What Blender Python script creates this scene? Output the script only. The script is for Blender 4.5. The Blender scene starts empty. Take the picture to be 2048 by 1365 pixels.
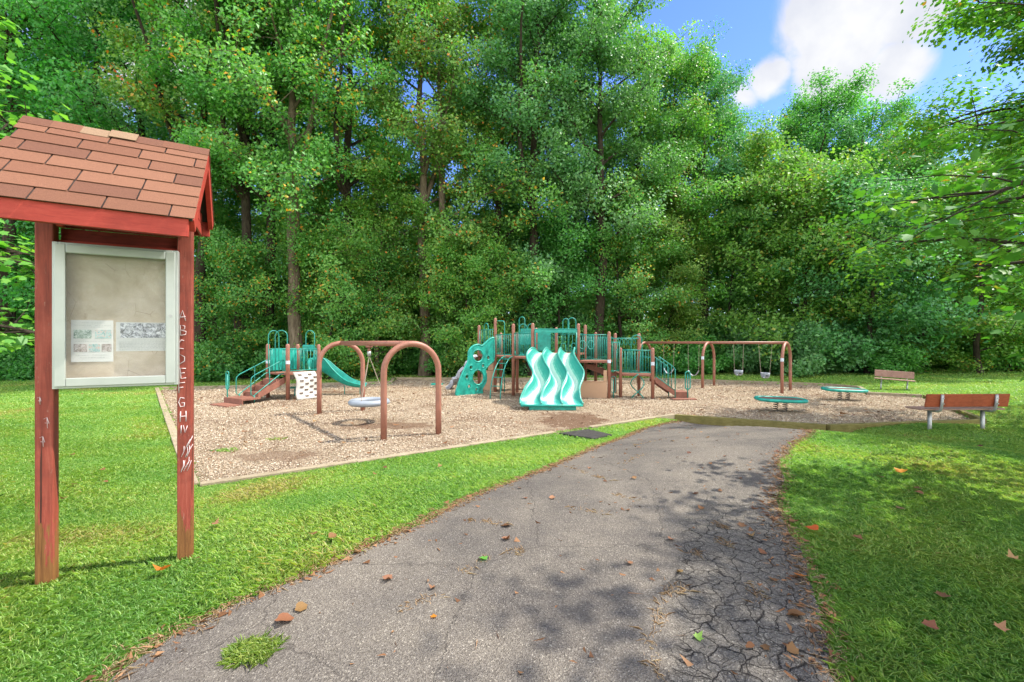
import bpy, bmesh, math, random
import numpy as np
from mathutils import Vector, Matrix, noise as mnoise
R = math.radians
scene = bpy.context.scene
# ------------------------------------------------------------------ camera
EYE = 2.1                                   # eye height above the playground surface
cam_d = bpy.data.cameras.new('camera'); cam = bpy.data.objects.new('camera', cam_d)
scene.collection.objects.link(cam); scene.camera = cam
cam_d.sensor_width = 36; cam_d.lens = 16.0; cam_d.clip_start = 0.05; cam_d.clip_end = 3000
cam.location = (0, 0, EYE); cam.rotation_euler = (R(90.0), 0, 0)
scene.render.resolution_x = 1024; scene.render.resolution_y = 682
scene.view_settings.view_transform = 'Standard'; scene.view_settings.look = 'None'
scene.view_settings.gamma = 1; scene.view_settings.use_curve_mapping = False
scene.view_settings.exposure = 1.9
# ------------------------------------------------------------------ sun and sky
SUN_AZ = Vector((0.97, 0.22, 0)).normalized(); SUN_EL = R(54)
sdir = Vector((SUN_AZ.x*math.cos(SUN_EL), SUN_AZ.y*math.cos(SUN_EL), math.sin(SUN_EL)))
sl = bpy.data.lights.new('sun', 'SUN'); sl.energy = 2.3; sl.angle = R(0.65); sl.color = (1, 0.95, 0.86)
so = bpy.data.objects.new('sun', sl); scene.collection.objects.link(so)
so.rotation_euler = (-sdir).to_track_quat('-Z', 'Y').to_euler(); so.location = (30, 10, 40)
W = bpy.data.worlds.new('World'); scene.world = W; W.use_nodes = True
nt = W.node_tree; N = nt.nodes; Lk = nt.links
bg = N['Background']
sky = N.new('ShaderNodeTexSky'); sky.sky_type = 'NISHITA'; sky.sun_disc = False
sky.sun_elevation = SUN_EL; sky.sun_rotation = math.atan2(SUN_AZ.x, SUN_AZ.y)
sky.air_density = 1.0; sky.dust_density = 0.2; sky.ozone_density = 3.0; sky.altitude = 600
tc = N.new('ShaderNodeTexCoord')
def cloud_blob(px, py, r0, r1):
    d = Vector(((px-1024)/910, 1, (682-py)/910)).normalized()
    v = N.new('ShaderNodeVectorMath'); v.operation = 'DISTANCE'; v.inputs[1].default_value = d
    Lk.new(tc.outputs['Generated'], v.inputs[0])
    m = N.new('ShaderNodeMapRange'); m.inputs[1].default_value = r1; m.inputs[2].default_value = r0
    Lk.new(v.outputs['Value'], m.inputs[0]); return m.outputs[0]
def math_node(op, a, b):
    m = N.new('ShaderNodeMath'); m.operation = op
    for i, x in enumerate((a, b)):
        if isinstance(x, (int, float)): m.inputs[i].default_value = x
        else: Lk.new(x, m.inputs[i])
    return m.outputs[0]
acc = None
for b in ((1620, 30, .02, .13), (1700, 95, .03, .15), (1820, 20, .03, .16), (1790, 130, .02, .13), (1530, 150, .01, .08),
          (1690, 175, .0, .09), (1480, 190, .0, .08), (700, -600, .1, .4), (-900, 200, .1, .5), (350, 60, .05, .35)):
    o = cloud_blob(*b); acc = o if acc is None else math_node('MAXIMUM', acc, o)
nz = N.new('ShaderNodeTexNoise'); nz.inputs['Scale'].default_value = 7.0; nz.inputs['Detail'].default_value = 7
nz.inputs['Roughness'].default_value = .55; nz.inputs['Distortion'].default_value = .3
Lk.new(tc.outputs['Generated'], nz.inputs['Vector'])
s1 = math_node('MULTIPLY', acc, 0.62); s2 = math_node('ADD', s1, math_node('MULTIPLY', nz.outputs['Fac'], 0.9))
mr = N.new('ShaderNodeMapRange'); mr.interpolation_type = 'SMOOTHSTEP'
mr.inputs[1].default_value = .79; mr.inputs[2].default_value = .98; Lk.new(s2, mr.inputs[0])
hs = N.new('ShaderNodeHueSaturation'); hs.inputs['Saturation'].default_value = 1.2; hs.inputs['Value'].default_value = .60; hs.inputs['Hue'].default_value = .518; Lk.new(sky.outputs[0], hs.inputs['Color'])
mx = N.new('ShaderNodeMixRGB'); Lk.new(mr.outputs[0], mx.inputs[0]); Lk.new(hs.outputs[0], mx.inputs[1])
nz4 = N.new('ShaderNodeTexNoise'); nz4.inputs['Scale'].default_value = 9; nz4.inputs['Detail'].default_value = 5; Lk.new(tc.outputs['Generated'], nz4.inputs['Vector'])
cm = N.new('ShaderNodeMapRange'); cm.inputs[1].default_value = .4; cm.inputs[2].default_value = .62; Lk.new(nz4.outputs['Fac'], cm.inputs[0])
cx = N.new('ShaderNodeMixRGB'); Lk.new(cm.outputs[0], cx.inputs[0]); cx.inputs[1].default_value = (1.45, 1.50, 1.66, 1); cx.inputs[2].default_value = (1.85, 1.86, 1.88, 1); Lk.new(cx.outputs[0], mx.inputs[2])
sxyz = N.new('ShaderNodeSeparateXYZ'); Lk.new(tc.outputs['Generated'], sxyz.inputs[0])
bk = N.new('ShaderNodeMapRange'); bk.interpolation_type = 'SMOOTHSTEP'; bk.inputs[1].default_value = .15; bk.inputs[2].default_value = -.45; Lk.new(sxyz.outputs[1], bk.inputs[0])
nz2 = N.new('ShaderNodeTexNoise'); nz2.inputs['Scale'].default_value = 3.2; nz2.inputs['Detail'].default_value = 6; Lk.new(tc.outputs['Generated'], nz2.inputs['Vector'])
nm = N.new('ShaderNodeMapRange'); nm.interpolation_type = 'SMOOTHSTEP'; nm.inputs[1].default_value = .40; nm.inputs[2].default_value = .60; Lk.new(nz2.outputs['Fac'], nm.inputs[0])
mx3 = N.new('ShaderNodeMixRGB'); Lk.new(math_node('MULTIPLY', bk.outputs[0], nm.outputs[0]), mx3.inputs[0]); Lk.new(mx.outputs[0], mx3.inputs[1]); mx3.inputs[2].default_value = (9.0, 8.8, 8.3, 1)   # unseen bright clouds added behind the viewer as fill light
Lk.new(mx3.outputs[0], bg.inputs[0]); bg.inputs[1].default_value = 0.15
scene.cycles.max_bounces = 10; scene.cycles.diffuse_bounces = 6; scene.cycles.transmission_bounces = 8; scene.cycles.transparent_max_bounces = 8
# ------------------------------------------------------------------ helpers
col = scene.collection
def tag(o, label=None, cat=None, group=None, kind=None):
    if label: o['label'] = label
    if cat: o['category'] = cat
    if group: o['group'] = group
    if kind: o['kind'] = kind
    return o
def thing(name, label, cat, loc=(0, 0, 0), rotz=0.0, group=None):
    o = bpy.data.objects.new(name, None); o.empty_display_size = .2; col.objects.link(o)
    o.location = loc; o.rotation_euler = (0, 0, rotz); return tag(o, label, cat, group)
class MB:
    """collects shapes for ONE mesh"""
    def __init__(s): s.v = []; s.f = []; s.t = []; s.sm = []
    def add(s, vs, fs, tint=0.0, smooth=False):
        b = len(s.v); s.v += [tuple(v) for v in vs]
        for f in fs: s.f.append(tuple(i+b for i in f)); s.t.append(tint); s.sm.append(smooth)
        return s
    def slab(s, o, a, b, c, tint=0.0):          # parallelepiped: corner o, edges a, b, c
        o, a, b, c = map(Vector, (o, a, b, c))
        if a.cross(b).dot(c) < 0: a, b = b, a
        vs = [o, o+a, o+a+b, o+b, o+c, o+a+c, o+a+b+c, o+b+c]
        return s.add(vs, [(3,2,1,0), (4,5,6,7), (0,1,5,4), (1,2,6,5), (2,3,7,6), (3,0,4,7)], tint)
    def box(s, x0, y0, z0, x1, y1, z1, tint=0.0):
        return s.slab((x0, y0, z0), (x1-x0, 0, 0), (0, y1-y0, 0), (0, 0, z1-z0), tint)
    def tube(s, pts, r, n=10, caps=True, closed=False, tint=0.0):
        P = [Vector(p) for p in pts]; m = len(P)
        rr = r if isinstance(r, (list, tuple)) else [r]*m
        T = []
        for i in range(m):
            a = P[(i-1) % m] if (i > 0 or closed) else P[i]
            b = P[(i+1) % m] if (i < m-1 or closed) else P[i]
            d = b-a; T.append(d.normalized() if d.length > 1e-9 else (T[-1] if T else Vector((0,0,1))))
        up = Vector((0,0,1)) if abs(T[0].z) < .9 else Vector((0,1,0))
        nrm = T[0].cross(up).normalized(); vs = []
        for i in range(m):
            nrm = (nrm - T[i]*nrm.dot(T[i])).normalized(); bi = T[i].cross(nrm)
            for k in range(n):
                a = 2*math.pi*k/n; vs.append(P[i]+(nrm*math.cos(a)+bi*math.sin(a))*rr[i])
        fs = []
        for i in range(m if closed else m-1):
            j = (i+1) % m
            for k in range(n):
                k2 = (k+1) % n; fs.append((i*n+k, j*n+k, j*n+k2, i*n+k2))
        s.add(vs, fs, tint, True)
        if caps and not closed:
            b = len(s.v)-len(vs)
            s.f.append(tuple(b+k for k in range(n))); s.t.append(tint); s.sm.append(False)
            s.f.append(tuple(b+(m-1)*n+k for k in reversed(range(n)))); s.t.append(tint); s.sm.append(False)
        return s
    def prism(s, poly, z0, z1, tint=0.0):        # vertical prism over a counter-clockwise xy polygon
        n = len(poly); vs = [(x, y, z0) for x, y in poly]+[(x, y, z1) for x, y in poly]
        fs = [tuple(reversed(range(n))), tuple(range(n, 2*n))]+[(i, (i+1) % n, n+(i+1) % n, n+i) for i in range(n)]
        return s.add(vs, fs, tint)
    def build(s, name, mat, parent=None, bevel=0.0, local=False, smooth=None):
        me = bpy.data.meshes.new(name)
        off = Vector((0,0,0)); q = None if local else parent
        while q is not None: off = off+q.matrix_basis.translation; q = q.parent
        me.from_pydata([(v[0]-off.x, v[1]-off.y, v[2]-off.z) for v in s.v], [], s.f)
        at = me.attributes.new('tint', 'FLOAT', 'FACE'); at.data.foreach_set('value', s.t)
        me.polygons.foreach_set('use_smooth', [bool(x) if smooth is None else smooth for x in s.sm])
        me.materials.append(mat); me.update()
        o = bpy.data.objects.new(name, me); col.objects.link(o)
        if parent is not None: o.parent = parent
        if bevel:
            m = o.modifiers.new('bevel', 'BEVEL'); m.width = bevel; m.segments = 2; m.limit_method = 'ANGLE'
        return o
def np_mesh(name, V, F, mat, tint=None, smooth=False):
    """V (n,3); F (m,k) faces of k corners"""
    me = bpy.data.meshes.new(name); m, k = F.shape
    me.vertices.add(len(V)); me.vertices.foreach_set('co', np.ascontiguousarray(V, dtype=np.float32).ravel())
    me.loops.add(m*k); me.loops.foreach_set('vertex_index', np.ascontiguousarray(F, dtype=np.int32).ravel())
    me.polygons.add(m); me.polygons.foreach_set('loop_start', np.arange(0, m*k, k, dtype=np.int32))
    me.polygons.foreach_set('loop_total', np.full(m, k, dtype=np.int32))
    if tint is not None:
        a = me.attributes.new('tint', 'FLOAT', 'FACE'); a.data.foreach_set('value', np.ascontiguousarray(tint, dtype=np.float32))
    me.update(calc_edges=True)
    if smooth: me.polygons.foreach_set('use_smooth', [True]*m)
    if mat: me.materials.append(mat)
    return me
def sm(x): x = min(1, max(0, x)); return x*x*(3-2*x)
# ------------------------------------------------------------------ materials
def new_mat(name, rough=.6, spec=.5):
    m = bpy.data.materials.new(name); m.use_nodes = True; nt = m.node_tree
    b = nt.nodes['Principled BSDF']; b.inputs['Roughness'].default_value = rough
    b.inputs['Specular IOR Level'].default_value = spec
    return m, nt, b
def nd(nt, typ, **kw):
    n = nt.nodes.new(typ)
    for k, v in kw.items():
        if k in n.inputs: n.inputs[k].default_value = v
        else: setattr(n, k, v)
    return n
def ramp(nt, src, stops, interp='LINEAR'):
    r = nt.nodes.new('ShaderNodeValToRGB'); r.color_ramp.interpolation = interp
    while len(r.color_ramp.elements) < len(stops): r.color_ramp.elements.new(.5)
    for e, (p, c) in zip(r.color_ramp.elements, stops):
        e.position = p; e.color = (c if len(c) == 4 else (*c, 1))
    nt.links.new(src, r.inputs[0]); return r.outputs[0]
def objco(nt, scale=(1, 1, 1)):
    t = nt.nodes.new('ShaderNodeTexCoord'); m = nt.nodes.new('ShaderNodeMapping'); m.inputs['Scale'].default_value = scale
    nt.links.new(t.outputs['Object'], m.inputs[0]); return m.outputs[0]
def noise_n(nt, vec, scale, detail=4, rough=.55, dist=0):
    n = nd(nt, 'ShaderNodeTexNoise', Scale=scale, Detail=detail, Roughness=rough, Distortion=dist)
    nt.links.new(vec, n.inputs['Vector']); return n.outputs['Fac']
def mixc(nt, fac, a, b, mode='MIX'):
    m = nt.nodes.new('ShaderNodeMixRGB'); m.blend_type = mode
    for i, x in enumerate((fac, a, b)):
        if isinstance(x, (int, float)): m.inputs[i].default_value = x
        elif isinstance(x, tuple): m.inputs[i].default_value = (*x, 1)
        else: nt.links.new(x, m.inputs[i])
    return m.outputs[0]
def bump(nt, b, h, strength=.3, dist=.01):
    n = nd(nt, 'ShaderNodeBump', Strength=strength, Distance=dist)
    nt.links.new(h, n.inputs['Height']); nt.links.new(n.outputs[0], b.inputs['Normal'])
def plain(name, c, rough=.5, spec=.5, var=.15, vs=3.0, bs=0.0, bscale=40, metal=0):
    """one paint or plastic with soft wear"""
    m, nt, b = new_mat(name, rough, spec); v = objco(nt)
    f = noise_n(nt, v, vs, 6, .65)
    c2 = tuple(x*(1-var*2) for x in c); c3 = tuple(min(1, x*(1+var)) for x in c)
    nt.links.new(ramp(nt, f, [(.3, c2), (.55, c), (.75, c3)]), b.inputs['Base Color'])
    b.inputs['Metallic'].default_value = metal
    if bs: bump(nt, b, noise_n(nt, v, bscale, 4), bs, .004)
    return m
M = {}
M['post'] = plain('brown_powder_coat', (.30, .125, .082), .5, .4, .12, 4, .15)
M['arch'] = plain('tan_brown_powder_coat', (.30, .125, .082), .48, .4, .1, 4, .15)
M['green'] = plain('green_powder_coat', (.014, .25, .19), .42, .5, .20, 9)
M['greenp'] = plain('green_plastic', (.014, .31, .235), .42, .45, .22, 5)
M['mint'] = plain('faded_mint_plastic', (.07, .34, .26), .30, .5, .14, 2.0)
M['deck'] = plain('brown_deck_coating', (.24, .10, .065), .7, .3, .15, 8, .3)
M['tan'] = plain('tan_plastic', (.44, .27, .16), .5, .4, .06, 2)
M['white'] = plain('cream_plastic', (.50, .47, .41), .5, .4, .06, 3)
M['grey'] = plain('grey_plastic', (.36, .37, .40), .5, .4, .1, 3)
M['ring'] = plain('pale_grey_plastic', (.26, .29, .32), .5, .5, .08, 4)
M['matrub'] = plain('worn_rubber_mat', (.06, .055, .05), .9, .1, .3, 12)
M['tread'] = plain('brown_tread_plate', (.17, .11, .09), .95, .05, .25, 20)
M['dark'] = plain('dark_rubber', (.03, .03, .03), .6, .4, .1, 5)
M['metal'] = plain('galvanised_steel', (.42, .42, .40), .45, .5, .15, 9, 0, 40, .6)
M['chain'] = plain('weathered_chain', (.34, .27, .20), .6, .4, .2, 40)
M['sticker'] = plain('sticker', (.62, .66, .72), .5, .4, .2, 30)
M['hole'] = plain('hole_recess_plastic', (.10, .07, .05), .7, .3, .1, 5)
def wood(name, c1, c2, c3, rough=.75, zgrain=True, wear=None):
    m, nt, b = new_mat(name, rough, .25)
    v = objco(nt, (22, 22, 1.2) if zgrain else (3, 22, 22)); g = noise_n(nt, v, 2.2, 6, .7, .6)
    base = ramp(nt, g, [(.25, c1), (.5, c2), (.78, c3)])
    v2 = objco(nt); base = mixc(nt, ramp(nt, noise_n(nt, v2, 3.5, 5, .7), [(.45, (0, 0, 0)), (.7, (.6, .6, .6))]), base, c1)
    if wear: base = wear(nt, base, v2, g)
    nt.links.new(base, b.inputs['Base Color']); bump(nt, b, g, .5, .004); return m
def post_wear(nt, base, v2, g):
    s = nt.nodes.new('ShaderNodeSeparateXYZ'); nt.links.new(v2, s.inputs[0])
    n = noise_n(nt, objco(nt, (9, 9, 1.6)), 1.6, 5, .7)
    a = nd(nt, 'ShaderNodeMath', operation='MULTIPLY_ADD'); nt.links.new(n, a.inputs[0]); a.inputs[1].default_value = 1.45
    nt.links.new(s.outputs[2], a.inputs[2])
    f = ramp(nt, a.outputs[0], [(.98, (1, 1, 1)), (1.0, (0, 0, 0))])      # paint worn off towards the foot
    bare = ramp(nt, g, [(.25, (.06, .022, .008)), (.5, (.19, .08, .025)), (.8, (.32, .16, .05))])
    ck = ramp(nt, noise_n(nt, objco(nt, (26, 26, .55)), 1.5, 3, .5), [(.33, (1, 1, 1)), (.37, (0, 0, 0))])
    sc = ramp(nt, noise_n(nt, objco(nt, (14, 14, 3)), 2.4, 5, .75), [(.62, (0, 0, 0)), (.68, (.8, .8, .8))])
    base = mixc(nt, sc, base, (.30, .15, .11)); base = mixc(nt, ck, base, (.05, .018, .012))
    return mixc(nt, f, base, bare)
M['redpost'] = wood('red_painted_post', (.13, .030, .020), (.27, .055, .034), (.36, .105, .07), .65, True, post_wear)
M['red'] = wood('red_painted_board', (.26, .032, .02), (.40, .048, .03), (.46, .075, .048), .6, False)
M['reddark'] = wood('red_stained_board', (.10, .015, .010), (.22, .026, .018), (.28, .04, .025), .7, False)
M['timber'] = wood('weathered_timber', (.17, .125, .075), (.32, .26, .17), (.42, .36, .26), .85, False)
M['bench'] = wood('red_brown_bench_board', (.16, .035, .014), (.30, .065, .025), (.36, .10, .045), .6, False)
M['benchgrey'] = wood('weathered_bench_board', (.20, .12, .09), (.34, .20, .15), (.42, .30, .25), .75, False)
m, nt, b = new_mat('worn_and_lit_mint_plastic', .34, .5); v = objco(nt); t = nt.nodes.new('ShaderNodeAttribute'); t.attribute_name = 'tint'
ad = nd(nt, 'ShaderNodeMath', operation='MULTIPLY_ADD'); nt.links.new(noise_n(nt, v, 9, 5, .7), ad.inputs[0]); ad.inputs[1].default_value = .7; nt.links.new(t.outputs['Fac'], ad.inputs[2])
nt.links.new(ramp(nt, ad.outputs[0], [(.55, (.025, .27, .21)), (.85, (.12, .42, .33)), (1.15, (.40, .60, .50))]), b.inputs['Base Color']); M['mintwornlit'] = m  # pale trough floors: wear and a sunlit tone painted together, darker teal walls
def bark(name, c1, c2, c3):
    m, nt, b = new_mat(name, .9, .15); v = objco(nt, (5, 5, .9))
    g = noise_n(nt, v, 2.6, 8, .7, .8); big = noise_n(nt, objco(nt), .7, 3)
    c = ramp(nt, g, [(.3, c1), (.5, c2), (.72, c3)])
    nt.links.new(mixc(nt, ramp(nt, big, [(.4, (0, 0, 0)), (.65, (.5, .5, .5))]), c, c1), b.inputs['Base Color'])
    bump(nt, b, g, .9, .05); return m
M['bark'] = bark('grey_brown_bark', (.05, .035, .022), (.16, .12, .08), (.30, .24, .17))
M['barkd'] = bark('dark_bark', (.018, .013, .009), (.05, .038, .026), (.09, .07, .05))
def tint_attr(nt):
    a = nt.nodes.new('ShaderNodeAttribute'); a.attribute_name = 'tint'; return a.outputs['Fac']
def leafmat(name, stops, trans=.35, rough=.5, tcol=(1.05, 1.25, .45), spec=.5):
    m, nt, b = new_mat(name, rough, spec); t = tint_attr(nt)
    c = ramp(nt, t, stops)
    oi = nt.nodes.new('ShaderNodeObjectInfo')
    hsv = nt.nodes.new('ShaderNodeHueSaturation'); nt.links.new(c, hsv.inputs['Color'])
    a = nd(nt, 'ShaderNodeMapRange'); nt.links.new(oi.outputs['Random'], a.inputs[0]); a.inputs[3].default_value = .478; a.inputs[4].default_value = .518
    nt.links.new(a.outputs[0], hsv.inputs['Hue'])
    fr = nd(nt, 'ShaderNodeMath', operation='FRACT'); m7 = nd(nt, 'ShaderNodeMath', operation='MULTIPLY'); nt.links.new(oi.outputs['Random'], m7.inputs[0]); m7.inputs[1].default_value = 7.3; nt.links.new(m7.outputs[0], fr.inputs[0])
    vr = nd(nt, 'ShaderNodeMapRange'); nt.links.new(fr.outputs[0], vr.inputs[0]); vr.inputs[3].default_value = .92; vr.inputs[4].default_value = 1.18; nt.links.new(vr.outputs[0], hsv.inputs['Value'])
    nt.links.new(hsv.outputs[0], b.inputs['Base Color'])
    tr = nt.nodes.new('ShaderNodeBsdfTranslucent')
    nt.links.new(mixc(nt, 1.0, hsv.outputs[0], tcol, 'MULTIPLY'), tr.inputs[0])
    mx = nt.nodes.new('ShaderNodeMixShader'); mx.inputs[0].default_value = trans
    nt.links.new(b.outputs[0], mx.inputs[1]); nt.links.new(tr.outputs[0], mx.inputs[2])
    nt.links.new(mx.outputs[0], nt.nodes['Material Output'].inputs[0]); return m
G1, G2, G3 = (.08, .24, .050), (.145, .34, .065), (.25, .44, .085)
M['leafA'] = leafmat('mid_green_leaves', [(0, G1), (.45, G2), (.86, G3), (.925, (.42, .40, .05)), (.965, (.62, .33, .04)), (1, (.62, .20, .03))], .42)
M['leafB'] = leafmat('deep_green_leaves', [(0, (.06, .21, .05)), (.5, (.10, .31, .065)), (1, (.18, .41, .085))], .5)
M['leafC'] = leafmat('yellow_green_leaves', [(0, (.085, .24, .045)), (.5, (.16, .35, .06)), (.9, (.29, .44, .08)), (1, (.38, .27, .03))], .48)
M['leafD'] = leafmat('blue_green_leaves', [(0, (.06, .20, .075)), (.5, (.11, .31, .10)), (1, (.20, .42, .15))], .45)
M['leafMaple'] = leafmat('maple_leaves', [(0, (.05, .17, .025)), (.5, (.10, .25, .034)), (.9, (.19, .33, .04)), (.95, (.35, .22, .03)), (1, (.45, .14, .02))], .45)
M['grassblade'] = leafmat('lawn_grass', [(0, (.15, .30, .07)), (.4, (.26, .40, .09)), (.75, (.38, .47, .12)), (.95, (.34, .35, .09)), (1, (.46, .38, .17))], .4, .5)
M['straw'] = leafmat('dry_straw', [(0, (.28, .18, .10)), (.5, (.50, .36, .22)), (1, (.66, .54, .36))], .2, .8, (1, 1, .8), .2)
M['deadleaf'] = leafmat('dry_leaf', [(0, (.09, .042, .016)), (.5, (.18, .088, .034)), (1, (.27, .155, .07))], .15, .7, (1, .9, .6), .3)
M['orangeleaf'] = leafmat('orange_leaf', [(0, (.5, .13, .02)), (1, (.6, .2, .03))], .3, .6, (1, .9, .6), .3)
# ------------------------------------------------------------------ terrain
TIM = [(-4.41, 6.43), (.90, 10.10), (1.77, 10.64), (4.40, 12.50), (7.54, 10.96), (12.0, 11.70), (15.2, 16.85), (13.8, 17.7),
       (15.3, 20.2), (14.7, 21.4), (8.7, 24.3), (-6.4, 24.9), (-5.9, 22.5), (-15.2, 19.6)]
PLAY = np.array(TIM)
def inside(P, poly):
    x, y = P[:, 0], P[:, 1]; r = np.zeros(len(P), bool); n = len(poly); j = n-1
    for i in range(n):
        xi, yi = poly[i]; xj, yj = poly[j]
        c = ((yi > y) != (yj > y)) & (x < (xj-xi)*(y-yi)/((yj-yi) if yj != yi else 1e-9)+xi); r ^= c; j = i
    return r
def pdist(P, poly, closed=True):
    d = np.full(len(P), 1e9); n = len(poly)
    for i in range(n if closed else n-1):
        a = np.array(poly[i]); b = np.array(poly[(i+1) % n]); ab = b-a
        t = np.clip(((P-a)@ab)/(ab@ab), 0, 1); d = np.minimum(d, np.hypot(*(P-(a+t[:, None]*ab)).T))
    return d
def smn(x): x = np.clip(x, 0, 1); return x*x*(3-2*x)
def gz(P):
    """ground height outside the playground"""
    P = np.atleast_2d(np.asarray(P, float)); x, y = P[:, 0], P[:, 1]
    d = np.where(inside(P, PLAY), 0, pdist(P, PLAY))
    edge0 = smn((x-7.2)/.8)*smn((12.6-y)/.5)
    front = smn((13.5-y)/4.0)*smn((13-np.abs(x+2))/5)
    edge = .075-.19*smn((x-3.7)/1.3)*smn((8.6-x)/1.2)*smn((13.2-y)/.6)-.12*edge0
    g = edge*(1-smn(d/6))+.03*smn(d/6)
    g = g+front*(.575-g)*smn(d/4.6)
    g = g+.022*np.clip(x-8.5, 0, 22)*smn(d/3)
    g = g+.15*np.exp(-((x-10.1)**2+(y-10.3)**2)/2.2)
    g = g+.02*np.sin(x*.9+1)*np.sin(y*.7)*smn(d/2)
    return g
def gh(x, y): return float(gz([(x, y)])[0])
def on_ground(px, py, flat=False):
    """pixel of the 2048 px photograph to a ground point"""
    z = 0.0
    for _ in range(12):
        Y = 910*(EYE-z)/(py-682); X = (px-1024)/910*Y
        if flat: break
        z = .5*z+.5*gh(X, Y)
    return X, Y
def grid(xs, ys):
    X, Y = np.meshgrid(xs, ys); P = np.c_[X.ravel(), Y.ravel()]
    nx, ny = len(xs), len(ys); i = np.arange(nx*ny).reshape(ny, nx)
    F = np.c_[i[:-1, :-1].ravel(), i[:-1, 1:].ravel(), i[1:, 1:].ravel(), i[1:, :-1].ravel()]
    return P, F
xs = np.r_[-600, -300, -150, -90, np.arange(-60, -20, 2), np.arange(-20, 22, .25), np.arange(22, 62, 2), 90, 150, 300, 600]
ys = np.r_[-60, -30, -15, -8, np.arange(-5, 27, .25), np.arange(27, 70, 2), 90, 150, 300, 800]
# path edges in world coordinates (front edge to back), from behind the camera to the timber edging
LE = [(-1.9, -6), (-1.75, -2), (-1.5, .6)]+[on_ground(*p) for p in ((225, 1365), (300, 1300), (450, 1222), (620, 1152), (760, 1087), (850, 1046), (960, 990), (1080, 946), (1190, 897), (1245, 878), (1290, 858), (1345, 846), (1400, 838))]
RE = [(2.2, -6), (1.9, -2), (1.45, .6)]+[on_ground(*p) for p in ((1668, 1365), (1655, 1290), (1640, 1210), (1600, 1110), (1572, 1050), (1550, 1000), (1568, 965), (1558, 925), (1580, 895), (1615, 876), (1668, 862))]
LE[-1] = (4.55, 12.28); RE[-1] = (7.45, 10.86)
RE.append((7.2, 11.0)); RE.append((4.65, 12.28))
_ly = [p[1] for p in LE]; _lx = [p[0] for p in LE]; _ry = [p[1] for p in RE]; _rx = [p[0] for p in RE]
def path_lr(y): return np.interp(y, _ly, _lx), np.interp(y, _ry, _rx)
def wob(y, s): return np.array([.05*mnoise.noise(Vector((v*1.7, s, 0)))+.035*mnoise.noise(Vector((v*6.0, s, 3))) for v in np.atleast_1d(y)])
def in_path(P, m=0.0):
    l, r = path_lr(P[:, 1]); return (P[:, 0] > l-m) & (P[:, 0] < r+m) & (P[:, 1] < 12.3)
P, F = grid(xs, ys)
Z = gz(P)
ins = inside(P, PLAY); Z = np.where(ins, -.16, Z)
Z = np.where(in_path(P, -.1), Z-.05, Z); Z = np.where(pdist(P, [(1.1, 9.9), (2.0, 9.7)]) < .5, Z-.03, Z)
m, nt_, b = new_mat('lawn_soil', .95, .1); v = objco(nt_)
c = ramp(nt_, noise_n(nt_, v, 9, 8, .7), [(.3, (.09, .20, .03)), (.5, (.15, .28, .045)), (.7, (.22, .31, .065))])
c = mixc(nt_, ramp(nt_, noise_n(nt_, v, .35, 4, .6), [(.42, (0, 0, 0)), (.62, (.55, .55, .55))]), c, (.10, .19, .03))
c = mixc(nt_, ramp(nt_, noise_n(nt_, v, 1.7, 5, .7), [(.56, (0, 0, 0)), (.68, (.5, .5, .5))]), c, (.13, .10, .045))
nt_.links.new(c, b.inputs['Base Color']); bump(nt_, b, noise_n(nt_, v, 30, 6, .8), 1, .04); M['soil'] = m
o = bpy.data.objects.new('ground', np_mesh('ground', np.c_[P, Z], F, M['soil'], smooth=True)); col.objects.link(o); tag(o, kind='structure')
# playground surface (wood chips)
def chip_mat():
    m, nt, b = new_mat('wood_chips', .9, .1); v = objco(nt)
    vo = nd(nt, 'ShaderNodeTexVoronoi', Scale=52.0); vo.inputs['Randomness'].default_value = 1
    mp = nt.nodes.new('ShaderNodeMapping'); mp.inputs['Scale'].default_value = (1, 1.8, 1); nt.links.new(v, mp.inputs[0])
    nt.links.new(mp.outputs[0], vo.inputs['Vector'])
    sp = nt.nodes.new('ShaderNodeSeparateColor'); nt.links.new(vo.outputs['Color'], sp.inputs[0])
    c = ramp(nt, sp.outputs[0], [(0, (.21, .14, .085)), (.35, (.35, .26, .17)), (.7, (.46, .365, .25)), (1, (.57, .48, .36))])
    dirt = ramp(nt, noise_n(nt, v, .55, 5, .65), [(.47, (0, 0, 0)), (.66, (.75, .75, .75))])
    c = mixc(nt, dirt, c, (.17, .095, .055))
    # worn bare soil: the path from the opening to the slide, the hollow under the tyre swing
    for (cx, cy, rx, ry, k) in ((1.6, 12.1, 1.7, 2.6, .8), (-2.9, 11.3, 1.9, .9, .7), (11.6, 19.4, 2.2, .7, .5), (-7.2, 18.8, 2.4, .8, .6), (.5, 18.5, 2.5, 1.6, .6), (-4.3, 8.3, 1.4, .7, .5)):
        mp2 = nt.nodes.new('ShaderNodeMapping'); mp2.vector_type = 'POINT'
        mp2.inputs['Location'].default_value = (-cx/rx, -cy/ry, 0); mp2.inputs['Scale'].default_value = (1/rx, 1/ry, 0)
        nt.links.new(v, mp2.inputs[0]); ln = nt.nodes.new('ShaderNodeVectorMath'); ln.operation = 'LENGTH'; nt.links.new(mp2.outputs[0], ln.inputs[0])
        ad = nd(nt, 'ShaderNodeMath', operation='ADD'); nt.links.new(ln.outputs['Value'], ad.inputs[0])
        nn = nd(nt, 'ShaderNodeMath', operation='MULTIPLY'); nt.links.new(noise_n(nt, v, 2.5, 5, .7), nn.inputs[0]); nn.inputs[1].default_value = .9
        nt.links.new(nn.outputs[0], ad.inputs[1])
        c = mixc(nt, ramp(nt, ad.outputs[0], [(.90, (k, k, k)), (1.3, (0, 0, 0))]), c, (.15, .078, .045))
    nt.links.new(c, b.inputs['Base Color'])
    bump(nt, b, vo.outputs['Distance'], .9, .03); return m
M['chips'] = chip_mat()
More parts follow.
